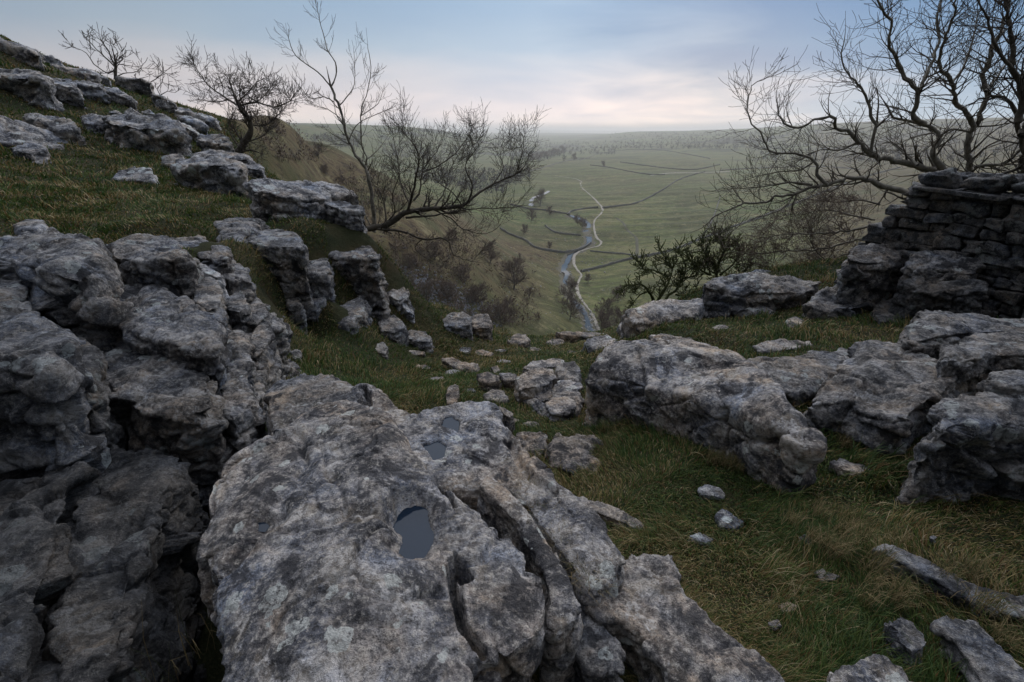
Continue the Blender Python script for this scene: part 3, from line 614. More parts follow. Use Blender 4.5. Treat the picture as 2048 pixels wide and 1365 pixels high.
rock('ledge', 'broken outcrop right of the rounded humps on the hillside', [(150,166),(170,166),(200,172),(207,182)], Y=18.3, depth=1.2, rise=.15, amp=1.0, bottom=.3, mat=M_far)
rock('ledge', 'last crumbling piece at the right end of the hillside outcrop', [(207,178),(235,178),(255,190),(268,202)], Y=18.6, depth=1.2, rise=.1, amp=1.0, strata=.3, bottom=.2, mat=M_far)
rock('ledge', 'slab jutting against the sky right of the small skyline tree', [(232,156),(260,155),(290,160),(302,168)], Y=24, depth=2.2, rise=.1, amp=.8, strata=.3, bottom=.8, mat=M_far, flare=-.08)
rock('ledge', 'pale rounded ledge running down the skyline below the jutting slab', [(305,190),(325,190),(345,204),(352,214)], Y=27, depth=2, rise=.1, amp=.8, bottom=0, mat=M_far)
rock('ledge', 'flat ledge on the skyline left of the small tree', [(80,128),(110,127),(150,134),(190,143),(196,150)], Y=25, depth=2.5, rise=.1, amp=.9, strata=.35, bottom=1.4, mat=M_far)
rock('ledge', 'lower step of the skyline ledge, left of the small tree', [(150,150),(185,150),(215,157)], Y=23, depth=1.5, rise=.1, amp=.8, strata=.35, bottom=1.0, mat=M_far)
rock('ledge', 'dark crag at the very top of the hillside in the upper left corner', [(-60,72),(0,76),(20,86),(42,95),(68,104)], Y=27, depth=3, rise=.3, amp=1.1, strata=.5, bottom=2.0, mat=M_far)
rock('ledge', 'small round knob above the corner crag on the skyline', [(-10,66),(5,70),(12,80)], Y=29, depth=1.5, rise=.1, amp=.7, bottom=3, mat=M_far)
rock('ledge', 'stepped ledge below the corner crag, capped with turf', [(70,107),(95,107),(110,112),(118,122)], Y=26, depth=2, rise=.1, amp=.9, bottom=1.8, mat=M_far)
rock('ledge', 'upper pale ledge where the hillside meets the sky, left of the windblown hawthorn', [(345,220),(370,222),(400,232),(428,240)], Y=24, depth=2, rise=.1, amp=.9, strata=.3, bottom=-.6, mat=M_farp)
rock('ledge', 'middle step of pale rock left of the windblown hawthorn', [(362,236),(385,240),(410,252)], Y=20, depth=1.5, rise=.1, amp=.8, strata=.3, bottom=-.8, mat=M_farp)
rock('ledge', 'lower lumpy step of pink-white rock beside dry grass left of the hawthorn', [(352,247),(375,254),(402,266),(405,280)], Y=17, depth=1.2, rise=.1, amp=.9, bottom=-1.2, mat=M_farp)
rock('crag', 'vertical crag face right under the roots of the windblown hawthorn', [(400,282),(425,278),(455,282),(462,296)], Y=16.5, depth=1.0, rise=.1, amp=1.0, strata=.4, bottom=-3, mat=M_far)
rock('crag', 'small pale crag top at the cliff lip behind the hawthorn', [(430,248),(446,258),(452,270)], Y=22, depth=1.0, rise=.1, amp=.8, bottom=-3, mat=M_farp)
# ---- middle hollow
rock('boulder', 'left boulder of the pair standing together on the brink', [(884,642,8.9),(900,627,9.2),(925,623,9.3),(941,634,9.1),(943,650,8.7),(920,657,8.6),(890,655,8.6)], Y=9, amp=.6, bottom=-4.5, mat=M_rock, group='pair of boulders on the brink', rnd=.7, flare=-.05)
rock('boulder', 'right boulder of the pair standing together on the brink', [(940,637,8.9),(952,626,9.1),(977,627,9.1),(986,643,8.8),(978,657,8.5),(946,658,8.5)], Y=9, amp=.6, bottom=-4.5, mat=M_pink, group='pair of boulders on the brink', rnd=.6, flare=-.05)
rock('boulder', 'low boulder with a shadowed underside right of the pair on the brink', [(1015,683,7.4),(1028,669,7.8),(1050,669,7.8),(1060,680,7.5),(1052,686,7.3),(1025,687,7.3)], Y=7.4, amp=.5, mat=M_pink, rnd=.7, flare=-.05)
rock('stone', 'flat stone in the turf between the low boulder and the brink slab', [(1092,684),(1108,677),(1128,680),(1126,692),(1105,690)], Y=7.3, amp=.3, mat=M_pink, sink=.1)
rock('slab', 'straight edged slab forming the brink of the cliff above the stream', [(1110,664),(1135,662),(1200,664),(1245,666),(1240,676),(1180,674),(1125,670)], Y=9.6, amp=.35, mat=M_pink, sink=.3)
rock('boulder', 'white topped boulder at the right end of the brink slab', [(1165,688,7.6),(1185,672,8.0),(1215,672,8.0),(1240,680,7.7),(1225,694,7.2),(1185,697,7.1)], Y=7.6, amp=.6, mat=M_farp, sink=.3)
rock('boulder', 'grey boulder in the grass between the crag and the brink pair', [(755,648,6.6),(768,634,6.9),(790,630,7.0),(806,642,6.8),(812,656,6.5),(790,668,6.3),(762,662,6.3)], Y=6.6, amp=.6, mat=M_rock)
rock('boulder', 'low boulder trailing right from the grey one below the crag', [(802,668,6.3),(822,658,6.5),(848,662,6.5),(864,674,6.3),(862,686,6.0),(830,684,6.0)], Y=6.2, amp=.6, mat=M_rock)
rock('stone', 'small upright cracked stone left of the low trailing boulder', [(748,700),(752,688),(764,684),(774,694),(772,708)], Y=5.4, amp=.4, mat=M_rock, sink=.1)
rock('outcrop', 'knobbly outcrop on the slope just beyond the layered crag', [(768,575,8.2),(780,562,8.6),(800,560,8.8),(812,575,8.4),(818,595,8.0),(795,600,7.8),(772,590,7.9)], Y=8.2, amp=.9, mat=M_farp, bottom=-4.5)
rock('outcrop', 'pale scarred rock trailing down from the knobbly outcrop', [(800,602,8.4),(818,600,8.6),(830,618,8.6),(828,632,8.2),(812,625,8.2)], Y=8.3, amp=.6, mat=M_farp, bottom=-5)
rock('ledge', 'long thin ledge at the top of the steps in the middle hollow', [(885,718),(905,714),(925,722),(955,728),(958,742),(925,738),(900,730)], z=-2.66, amp=.6, mat=M_pink, sink=.2, rnd=.6)
rock('block', 'fragment of bare rock to the right of the long thin ledge', [(982,735),(995,730),(1000,740),(990,745)], z=-2.72, amp=.3, mat=M_pink, rnd=.5)
rock('block', 'left step stone with a grey riser in the middle hollow', [(955,748),(975,744),(998,750),(1000,762),(975,766),(957,760)], z=-2.66, bottom=-3.3, amp=.4, mat=M_pink, rnd=.5)
rock('block', 'right step stone with a level top next to the dark joint', [(1000,747),(1020,745),(1034,749),(1032,760),(1008,762)], z=-2.66, bottom=-3.3, amp=.4, mat=M_pink, rnd=.5)
rock('boulder', 'biggest rock of the central heap, pitted and grey', [(1032,758),(1050,742),(1078,735),(1105,740),(1112,755),(1090,768),(1060,775),(1038,778)], z=-2.55, bottom=-3.3, amp=.7, mat=M_pale)
rock('outcrop', 'low bedrock that the central heap of rocks stands on', [(1040,790),(1060,765),(1110,755),(1155,765),(1165,800),(1150,822),(1110,828),(1070,820)], z=-2.6, amp=.8, mat=M_pale, sink=.3)
rock('boulder', 'back row rock of the central heap, low and flat', [(1045,735),(1065,722),(1098,716),(1130,720),(1128,734),(1090,736),(1060,742)], z=-2.62, bottom=-3.4, amp=.6, mat=M_pale)
rock('boulder', 'dark hump on the right shoulder of the central heap', [(1108,738),(1125,725),(1150,722),(1162,740),(1160,760),(1138,765),(1115,755)], z=-2.48, bottom=-3.3, amp=.7, mat=M_rock)
rock('block', 'upright pointed stone leaning in front of the central heap', [(1070,790),(1085,772),(1098,766),(1105,782),(1100,800),(1080,805)], z=-2.52, bottom=-3.1, amp=.5, mat=M_pink, rnd=.6)
rock('boulder', 'round stone at the front right of the central heap', [(1092,808),(1105,796),(1130,792),(1148,800),(1154,815),(1135,826),(1105,826)], z=-2.42, bottom=-2.95, amp=.5, mat=M_pale)
rock('stone', 'flat stone left of the round one at the front of the central heap', [(968,788),(985,779),(1008,782),(1016,796),(998,804),(975,800)], z=-2.40, amp=.4, mat=M_pink, sink=.2)
rock('stone', 'tall pale scar of rock standing in the grass behind the pitted pools', [(890,790),(898,772),(912,770),(920,785),(915,805),(902,812),(892,805)], z=-2.22, bottom=-2.7, amp=.6, mat=M_pink, rnd=.5)
rock('boulder', 'left half of the pinkish outcrop behind the grass strip', [(1028,868),(1048,860),(1062,866),(1080,858),(1098,870),(1092,884),(1102,898),(1085,902),(1078,914),(1055,902),(1040,890)], z=-1.98, bottom=-2.6, amp=1.0, mat=M_pink)
rock('boulder', 'right half of the pinkish outcrop, flat and cracked', [(1100,884),(1118,866),(1140,872),(1168,868),(1196,884),(1188,902),(1198,915),(1182,938),(1158,936),(1148,952),(1124,930),(1108,926),(1096,905)], z=-2.0, bottom=-2.6, amp=1.0, mat=M_pink)
rock('stone', 'thin stone at the shoulder of the long pitted slab, by the grass', [(995,812),(1010,816),(1028,828),(1020,836),(1005,828)], z=-1.75, bottom=-2.5, amp=.4, mat=M_pink)
# ---- right hand boulders
rock('boulder', 'huge rounded boulder right of centre with an undercut shadowed flank',
     [(1182,735,-1.74),(1215,705,-1.72),(1270,685,-1.70),(1330,664,-1.72),(1390,672,-1.74),(1440,700,-1.70),(1490,735,-1.62),(1540,775,-1.53),(1580,820,-1.48),(1618,852,-1.52),(1632,885,-1.56),(1600,900,-1.57),(1520,862,-1.58),(1430,828,-1.66),(1340,800,-1.76),(1250,775,-1.80),(1195,760,-1.80)],
     z=-1.7, bottom=-2.5, amp=.55, mat=M_pale, flare=-.10, rnd=1.6, dome=.05, strata=0, tilt=-.1,
     carve=[('ridge', [(1240,700,-1.7),(1400,730,-1.7),(1600,860,-1.5)], .3, .05), ('slot', [(1300,690,-1.72),(1335,705,-1.72)], .06, .05)])
rock('slab', 'flat grey slab behind the huge rounded boulder, sloping into grass',
     [(1465,722),(1520,708),(1600,702),(1660,695),(1710,690),(1730,715),(1700,745),(1650,765),(1600,782),(1550,780),(1500,745)], z=-1.74, bottom=-2.3, amp=.7, strata=0, mat=M_rock)
rock('slab', 'small eroded slab in the grass beyond the flat grey one', [(1510,690),(1535,680),(1580,675),(1620,678),(1632,688),(1600,700),(1560,700),(1520,700)], z=-1.86, bottom=-2.3, amp=.7, mat=M_pale)
rock('boulder', 'ridge backed boulder in the middle of the right hand group',
     [(1622,815,-1.66),(1650,770,-1.62),(1690,720,-1.56),(1725,690,-1.54),(1760,684,-1.52),(1830,705,-1.46),(1900,722,-1.40),(1930,742,-1.40),(1900,778,-1.44),(1846,805,-1.48),(1818,840,-1.53),(1770,835,-1.58),(1700,815,-1.64),(1655,812,-1.68)],
     z=-1.55, bottom=-2.2, amp=.7, strata=0, mat=M_rock, flare=-.02, carve=[('ridge', [(1735,695,-1.5),(1745,740,-1.5),(1690,800,-1.55)], .07, .05)])
rock('boulder', 'dark split boulder cut by the right edge, nearest of the right hand group',
     [(1878,850),(1892,815),(1930,790),(1985,772),(2060,767),(2200,780),(2260,860),(2160,868),(2050,850),(1950,842),(1892,862)], z=-1.30, bottom=-2.1, amp=.85, mat=M_rock, flare=-.02, strata=0)
rock('boulder', 'broad back boulder of the right hand group, rounded left shoulder',
     [(1815,672),(1830,640),(1870,622),(1930,625),(2000,632),(2100,640),(2150,652),(2060,662),(1960,660),(1880,672),(1828,684)], z=-1.36, bottom=-2.1, amp=.8, strata=0, mat=M_rock)
rock('boulder', 'wedge of banded rock between the back boulder and the dark split one',
     [(1888,708),(1912,678),(1950,664),(2020,665),(2120,680),(2200,705),(2120,716),(2000,708),(1950,714),(1900,722)], z=-1.30, bottom=-2.0, amp=.8, strata=0, mat=M_rock)
rock('stone', 'low pointed slab at the right edge just above the dark split boulder', [(1975,750),(2010,738),(2060,742),(2120,760),(2060,772),(2000,768)], z=-1.24, bottom=-1.9, amp=.5, mat=M_rock)
rock('slab', 'long pale slab with a dark left end overlooking the valley', [(1412,572,-1.80),(1420,556,-1.80),(1470,548,-1.78),(1530,545,-1.76),(1600,552,-1.75),(1640,562,-1.75),(1615,585,-1.82),(1560,592,-1.86),(1500,590,-1.86),(1440,586,-1.86)], z=-1.8, bottom=-2.6, amp=.8, mat=M_rock, strata=.15)
rock('slab', 'lower step of pale rock in front of the valley slab, curving down into the grass', [(1450,600),(1480,588),(1530,595),(1560,606),(1552,622),(1500,618),(1462,618)], z=-1.98, bottom=-2.6, amp=.6, mat=M_rock)
rock('slab', 'leaning slab with a smooth top beside the stream view', [(1250,622,-2.06),(1290,606,-2.04),(1350,600,-2.02),(1400,598,-2.0),(1412,612,-2.02),(1390,632,-2.08),(1330,645,-2.12),(1270,650,-2.14)], z=-2.05, bottom=-3.0, amp=.5, strata=0, mat=M_pale)
rock('stone', 'knuckle of rock at the lower left corner of the leaning slab', [(1235,652),(1245,640),(1260,642),(1262,658),(1245,664)], Y=5.9, amp=.5, mat=M_pale, bottom=-3.2)
rock('stone', 'crumbly pale stones on top of the valley slab', [(1496,550,7.2),(1510,540,7.3),(1540,541,7.3),(1548,550,7.2)], Y=7.2, amp=.5, mat=M_farp, bottom=-2.4)
rock('block', 'tall stacked block under the ruined end of the drystone wall', [(1690,510,5.15),(1700,492,5.35),(1750,488,5.45),(1800,492,5.45),(1812,510,5.3),(1800,530,5.1),(1740,530,5.0),(1700,525,5.0)], Y=5.2, amp=.9, mat=M_rock, bottom=-1.9, strata=.17, flare=.02, rnd=.7)
rock('block', 'tilted cracked block with white lichen, leaning below the stacked one', [(1615,612,5.05),(1640,580,5.3),(1680,562,5.5),(1740,566,5.5),(1768,590,5.2),(1745,612,4.95),(1700,612,4.85),(1650,618,4.9)], Y=5.1, amp=.8, mat=M_rock, bottom=-2.1, strata=.14, tilt=.35, rnd=.7)
rock('stone', 'small pale stone in the grass left of the tilted cracked block', [(1572,640),(1590,632),(1608,640),(1600,652),(1582,654)], Y=5.0, amp=.4, mat=M_farp, sink=.1)
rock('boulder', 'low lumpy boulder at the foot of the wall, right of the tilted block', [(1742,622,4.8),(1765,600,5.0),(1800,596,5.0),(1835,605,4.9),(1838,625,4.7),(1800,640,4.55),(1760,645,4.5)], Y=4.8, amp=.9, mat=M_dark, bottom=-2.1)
rock('boulder', 'broad grey boulder built into the base of the drystone wall', [(1812,520,4.95),(1835,505,5.0),(1880,500,4.95),(1930,512,4.8),(1965,530,4.65),(1950,550,4.5),(1890,548,4.6),(1830,535,4.8)], Y=4.8, amp=.9, mat=M_rock, bottom=-1.9, flare=.0)
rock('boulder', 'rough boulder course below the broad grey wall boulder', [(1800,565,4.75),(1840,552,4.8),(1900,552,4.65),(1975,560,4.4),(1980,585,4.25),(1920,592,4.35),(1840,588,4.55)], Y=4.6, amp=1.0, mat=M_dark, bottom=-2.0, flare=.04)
# ---- stones set in the right hand turf
tg = 'small pale stones set in the right hand turf'
for pts_, lab in [([(1395,975),(1410,968),(1440,975),(1452,990),(1445,998),(1425,992),(1402,990)], 'flat pale stone with a forked tip in the turf, highest of the open lawn'),
    ([(1430,1030),(1445,1020),(1470,1035),(1488,1045),(1470,1060),(1440,1055)], 'crumbly white stone just below the forked one in the turf'),
    ([(1665,925),(1680,915),(1700,922),(1740,938),(1715,945),(1690,942)], 'long pale stone in the turf under the tip of the huge boulder'),
    ([(1380,1072),(1400,1068),(1425,1078),(1410,1084)], 'thin sliver of stone below the crumbly white one'),
    ([(1605,1078),(1612,1074),(1621,1080),(1614,1086)], 'tiny white pebble of stone in the middle of the lawn'),
    ([(1858,1076),(1866,1072),(1873,1076),(1866,1080)], 'tiny pale pebble in the dark turf near the right edge'),
    ([(1636,1148),(1655,1144),(1680,1152),(1665,1162),(1645,1160)], 'small oval stone right of the lawn centre'),
    ([(1556,1212),(1575,1202),(1597,1212),(1588,1224),(1565,1226)], 'pinkish stone low in the lawn above the bottom edge'),
    ([(1540,1248),(1555,1243),(1562,1252),(1548,1256)], 'faint pebble just below the pinkish stone')]:
    c_ = np.mean(np.array(pts_), 0); g_ = None
    # stand them where the view ray meets the turf
    for yy in np.linspace(.8, 4, 300):
        q = PY(c_[0], c_[1], yy)
        if q[2] < near_z([q[0]], [q[1]])[0]: g_ = q[2]; break
    rock('stone', lab, pts_, z=g_ + .035, bottom=g_ - .1, amp=.35, mat=M_farp if 'white' in lab or 'pale' in lab else M_pink, rnd=.5, group=tg)
rock('rock_rib', 'thin spine of rock running down from the long pitted slab into the lawn', [(1170,995),(1195,1000),(1240,1018),(1280,1042),(1302,1062),(1285,1066),(1245,1046),(1200,1030),(1172,1015)], z=-1.78, bottom=-2.1, amp=.5, mat=M_pink, rnd=.6)
rock('rock_rib', 'long half buried rib slanting to the right edge, upper of the two', [(1760,1100),(1780,1090),(1830,1108),(1890,1135),(1950,1165),(2010,1180),(2100,1190),(2150,1250),(2060,1245),(1990,1222),(1920,1190),(1850,1150),(1790,1120)], z=-1.60, bottom=-2.0, amp=.6, mat=M_rock)
rock('rock_rib', 'lower rib of lichen rock running off the bottom right corner', [(1885,1255),(1920,1243),(1960,1262),(2010,1300),(2050,1350),(2080,1420),(2000,1430),(1960,1360),(1920,1300)], z=-1.56, bottom=-2.0, amp=.7, mat=M_rock)
rock('stone', 'knobbly stone with white crust left of the lower rib', [(1782,1245),(1800,1234),(1825,1245),(1850,1270),(1855,1290),(1825,1305),(1800,1285)], z=-1.55, bottom=-1.95, amp=.6, mat=M_rock, rnd=.6)
rock('boulder', 'brownish boulder cut by the bottom edge in the right hand grass', [(1662,1352),(1700,1322),(1748,1302),(1790,1320),(1822,1350),(1850,1420),(1820,1500),(1660,1500),(1640,1420)], z=-1.50, bottom=-2.0, amp=.7, mat=M_pale)
hs_ = random.Random(12)
for i_, (a, b) in enumerate([(930,700),(965,706),(1000,702),(1070,700),(905,745),(870,760),(1010,725),(1145,706),(940,780),(1030,842),(1060,848),(1180,850),(1165,880),(845,735),(1240,715),(1385,690),(1440,655),(830,705)]):
    r_ = hs_.uniform(7, 13); ph_ = hs_.uniform(0, 6); yb = hit_near(a, b)
    if yb is None: continue
    zz_ = PY(a, b, yb)[2] + .03 * yb / 5
    rock('stone', 'small half buried stone in the grass of the middle hollow', [(a + r_ * 1.5 * math.cos(t) * (1 + .25 * math.sin(2 * t + ph_)), b + r_ * .55 * math.sin(t)) for t in np.linspace(0, 6.283, 9)[:-1]],
         z=zz_, bottom=zz_ - .25, amp=.6, mat=M_pink if i_ % 2 else M_pale, rnd=.5, group='small half buried stones of the middle hollow')
print('rocks', len(ROCKS), round(time.time() - T0, 1))
def pool(name, label, pts, z, mat):
    P_ = [PZ(a, b, z) for a, b in pts]; c = np.mean(P_, 0)
    P_ = [tuple(c + (np.array(p) - c) * 1.08) for p in P_]
    me = mesh_np(name, P_ + [tuple(c)], [(i, (i + 1) % len(P_), len(P_)) for i in range(len(P_))], mat, False)
    return tag(link(name, me), label, None, None, 'structure')
Nw = NT('pool_water'); Nw.b.inputs['Base Color'].default_value = (.009, .017, .030, 1); Nw.b.inputs['Roughness'].default_value = .06; Nw.b.inputs['IOR'].default_value = 1.33  # blue in the base colour stands in for the reflected sky
Nw.put(Nw.b.inputs['Normal'], Nw.bump(Nw.noise(Nw.coords(), 30, 2, .5), .15, .003)); M_pool = Nw.m
pool('pool_water', 'kite shaped rain pool in the big slab', POOL, -1.279, M_pool)
pool('pool_water', 'tiny rain pool left of the kite shaped one', [(512,1045),(530,1040),(540,1052),(530,1064),(514,1062)], -1.279, M_pool)
pool('pool_water', 'upper round rain pool in the pitted slab', P1, -1.434, M_pool)
pool('pool_water', 'lower rain pool in the pitted slab', P2, -1.434, M_pool)
# ------------------------------------------------------------------ things lying on the valley floor
def smooth_line(pts, step):
    P = np.array(pts, float); out = []
    for i in range(len(P) - 1):
        p0, p1, p2, p3 = P[max(i - 1, 0)], P[i], P[i + 1], P[min(i + 2, len(P) - 1)]
        n = max(1, int(np.linalg.norm((p2 - p1)[:2]) / step))
        for t in np.arange(n) / n:
            out.append(.5 * ((2 * p1) + (p2 - p0) * t + (2 * p0 - 5 * p1 + 4 * p2 - p3) * t * t + (3 * p1 - p0 - 3 * p2 + p3) * t ** 3))
    out.append(P[-1]); return np.array(out)
def far_ground(x, y):
    h = BV_far.ray_cast(Vector((x, y, 400)), Vector((0, 0, -1))); return h[0].z if h[0] is not None else -80
def on_valley(px_line, step=4):
    out = []
    for p in smooth_line(px_line, step):
        h = hit_far(p[0], p[1])
        if h is not None: out.append(h)
    return np.array(out)
def ribbon(name, label, line, width, lift, mat, wobble=.15, kind='structure', cat=None, group=None, level=False):
    P = on_valley(line, 3) if not isinstance(line, np.ndarray) else line
    if level:
        P = P.copy(); k_ = 9; zz = np.pad(P[:, 2], k_, 'edge'); P[:, 2] = np.convolve(zz, np.ones(2 * k_ + 1) / (2 * k_ + 1), 'valid')
    V, Fc = [], []; n = len(P); W_ = width if callable(width) else (lambda t: width)
    for i in range(n):
        a, b = P[max(i - 1, 0)], P[min(i + 1, n - 1)]; t = (b - a)[:2]; t = t / (np.linalg.norm(t) + 1e-9); nr = np.array([-t[1], t[0]])
        w = W_(i / (n - 1)) * .5
        for k in (-1, -.5, 0, .5, 1):
            j = w * k * (1 + wobble * random.uniform(-1, 1)); x, y = P[i][0] + nr[0] * j, P[i][1] + nr[1] * j
            V.append((x, y, (P[i][2] + lift) if level else far_ground(x, y) + lift - (.12 if abs(k) == 1 else 0)))
    for i in range(n - 1):
        for k in range(4): a = i * 5 + k; Fc.append((a, a + 1, a + 6, a + 5))
    return tag(link(name, mesh_np(name, V, Fc, mat)), label, cat, group, kind)
def simple_mat(name, c1, c2, scale, rough=.9, bump=0.0):
    N = NT(name); n = N.noise(N.coords(), scale, 5, .65); N.put(N.b.inputs['Base Color'], N.ramp(n, [(.35, c1), (.65, c2)])); N.b.inputs['Roughness'].default_value = rough
    N.b.inputs['Specular IOR Level'].default_value = .3
    if bump: N.put(N.b.inputs['Normal'], N.bump(n, 1, bump))
    return N.m
M_path = simple_mat('path_grit', (.20, .18, .145), (.32, .285, .235), .6)
M_bank = simple_mat('stream_bank', (.045, .040, .024), (.085, .075, .045), .4)
M_wallfar = simple_mat('field_wall_stone', (.045, .044, .040), (.12, .115, .10), 1.6, .9, .1)
Nw = NT('stream_water'); Nw.b.inputs['Base Color'].default_value = (.018, .022, .024, 1); Nw.b.inputs['Roughness'].default_value = .10
Nw.b.inputs['Specular IOR Level'].default_value = .22; M_stream = Nw.m
path_px = [(1206,672),(1195,655),(1186,632),(1172,612),(1160,596),(1154,578),(1158,562),(1163,551),(1156,542),(1148,528),(1149,512),(1160,503),(1180,497),(1198,492),(1202,484),(1192,474),(1188,455),(1190,440),(1202,428),(1205,418),(1196,406),(1180,390),(1164,376),(1161,366),(1164,365),(1150,358),(1110,352)]
ribbon('footpath', 'pale gritty footpath winding up the valley beside the stream', path_px, lambda t: 1.35 + .4 * math.sin(t * 37) + .8 * t, .28, M_path, .35)
st1 = [(1180,672),(1176,650),(1168,628),(1150,606),(1136,590),(1130,570),(1134,552),(1126,540),(1136,524),(1142,508),(1160,500),(1176,490),(1178,478),(1172,462),(1178,452),(1170,444),(1150,436),(1136,430)]
ribbon('stream_bank', 'rough dark bank along the stream', st1, lambda t: 7.0 + 4 * t, .10, M_bank, .3)
ribbon('stream', 'stream curling along the valley floor below the cliff', st1, lambda t: 2.3 + .7 * math.sin(t * 43) + 1.5 * math.sin(t * 9) ** 2 * (.2 + t) + 1.2 * t, .42, M_stream, .3, level=True)
st2 = [(1060,420),(1062,410),(1064,400),(1076,394),(1090,388),(1098,384)]
ribbon('stream', 'far bend of the stream glinting beyond the field wall', st2, 5.0, .7, M_stream, .2, level=True)
M_track = simple_mat('worn_turf', (.038, .040, .018), (.055, .05, .026), .3)
ribbon('track', 'faint trodden track curving through the big right hand field', [(1232,436),(1246,446),(1256,462),(1272,476),(1274,492),(1274,510)], 2.4, .15, M_track)
ribbon('path', 'distant pale lane crossing the far fields', [(1300,352),(1340,347),(1400,346),(1460,344)], 6, .5, M_path)
def field_wall(label, line, h=1.5, w=.9, cat='stone wall'):
    P = on_valley(line, 4)
    if len(P) < 3: print('short wall', label); return
    V, Fc = [], []; n = len(P)
    for i in range(n):
        a, b = P[max(i - 1, 0)], P[min(i + 1, n - 1)]; t = (b - a)[:2]; t = t / (np.linalg.norm(t) + 1e-9); nr = np.array([-t[1], t[0]]); d = np.linalg.norm(P[i])
        hh = h * (1 + .18 * random.uniform(-1, 1)); ww = w * (1 + .2 * random.uniform(-1, 1))
        z0 = far_ground(P[i][0], P[i][1])
        for k, zz in ((-.6, -.8), (-.4, hh * .97), (.4, hh), (.6, -.8)):
            V.append((P[i][0] + nr[0] * ww * k, P[i][1] + nr[1] * ww * k, z0 + zz))
    for i in range(n - 1):
        for k in range(3): a = i * 4 + k; Fc.append((a, a + 1, a + 5, a + 4))
    Fc += [(0, 1, 2, 3), ((n - 1) * 4 + 3, (n - 1) * 4 + 2, (n - 1) * 4 + 1, (n - 1) * 4)]
    o = link('field_wall', mesh_np('field_wall', V, Fc, M_wallfar, False)); tag(o, label, cat, 'dry stone field walls in the valley')
for lab, ln, h in [('field wall climbing from the footpath up to the right across the big green field', [(1162,545),(1200,536),(1250,522),(1300,512),(1350,500),(1400,480),(1440,465),(1480,450),(1520,436),(1560,420)], 1.6),
    ('field wall sweeping right from the upper bend of the footpath to the pale lane', [(1205,417),(1240,413),(1270,408),(1300,395),(1330,378),(1352,363),(1380,352),(1410,345)], 1.7),
    ('short field wall left of the upper bend, reaching the stream', [(1196,416),(1165,419),(1140,425),(1135,430)], 1.6),
    ('field wall running left from the stream loop past the far bend', [(1140,430),(1110,425),(1085,421),(1060,419),(1020,410)], 1.6),
    ('field wall dipping from the brown slope down to the stream crossing', [(1000,458),(1020,470),(1050,482),(1070,496),(1100,503),(1130,506),(1160,500),(1182,488)], 1.6),
    ('broken curving wall inside the small field left of the stream', [(1090,452),(1100,460),(1115,467),(1140,470),(1162,472)], 1.3),
    ('low wall line crossing the field right of the footpath crossing', [(1180,503),(1220,507),(1250,509),(1275,513),(1300,514)], .9),
    ('far wall above the footpath, curving under the row of trees', [(1060,343),(1090,335),(1120,326),(1150,320),(1180,317)], 1.8),
    ('thin far wall looping through the upper fields', [(1180,331),(1220,336),(1260,344),(1300,350),(1330,350)], 1.8),
    ('wall crossing the slope above the pale lane at right', [(1440,342),(1500,338),(1560,336),(1640,334),(1720,340)], 1.6),
    ('wall running up the right hillside behind the ash limbs', [(1560,420),(1620,396),(1680,372),(1740,352),(1800,336)], 1.6),
    ('short wall joining the two long walls in the big field', [(1400,480),(1420,450),(1432,420),(1440,395)], 1.2),
    ('farthest light wall line before the woods', [(1160,322),(1200,308),(1260,300),(1330,302),(1420,318)], 2.0),
    ('wall along the far edge of the field under the hazy ridge', [(1240,325),(1290,332),(1340,338),(1390,340),(1440,330)], 2.0)]:
    field_wall(lab, ln, h)
# sheepfold-like rubble by the lane
rng = random.Random(5)
def stone_bits(name, label, spots, mat, kind='stuff'):
    V, Fc = [], []
    for (x, y, z, s) in spots:
        b = len(V); n = 6
        for ring, (rr, hz) in enumerate(((1, -.2), (.95, .45), (.5, .8))):
            for k in range(n): a = k / n * 6.283 + rng.uniform(-.25, .25); q = s * rr * rng.uniform(.7, 1.15); V.append((x + math.cos(a) * q, y + math.sin(a) * q, z + hz * s))
        for r_ in range(2):
            for k in range(n): Fc.append((b + r_ * n + k, b + r_ * n + (k + 1) % n, b + (r_ + 1) * n + (k + 1) % n, b + (r_ + 1) * n + k))
        Fc.append(tuple(b + 2 * n + k for k in range(n)))
    o = link(name, mesh_np(name, V, Fc, mat, True)); return tag(o, label, None, None, kind)
sp_ = []
for _ in range(700):
    h = hit_far(rng.uniform(1000, 1750), rng.uniform(370, 640))
    if h is not None: sp_.append((h[0], h[1], h[2], rng.uniform(.12, .42)))
for _ in range(60):
    h = hit_far(rng.gauss(1182, 6), rng.uniform(620, 668))
    if h is not None: sp_.append((h[0], h[1], h[2] + .2, rng.uniform(.3, .7)))
for _ in range(70):
    h = hit_far(rng.gauss(1160, 30), rng.uniform(430, 560))
    if h is not None: sp_.append((h[0], h[1], h[2] + .1, rng.uniform(.2, .6)))
stone_bits('scattered_stones', 'pale stones scattered over the valley fields', sp_, simple_mat('field_stone', (.22, .21, .19), (.36, .35, .33), 2))
sp_ = []
for _ in range(900):
    t = rng.random(); cx_, cy_ = 800 + t * 190, 545 + t * 95 
    h = hit_far(cx_ + rng.gauss(0, 18), cy_ + rng.gauss(0, 14))
    if h is not None: sp_.append((h[0], h[1], h[2], rng.uniform(.15, .55)))
stone_bits('scree', 'grey scree spilling down the brown valley side', sp_, simple_mat('scree_stone', (.10, .10, .11), (.22, .22, .23), 2))

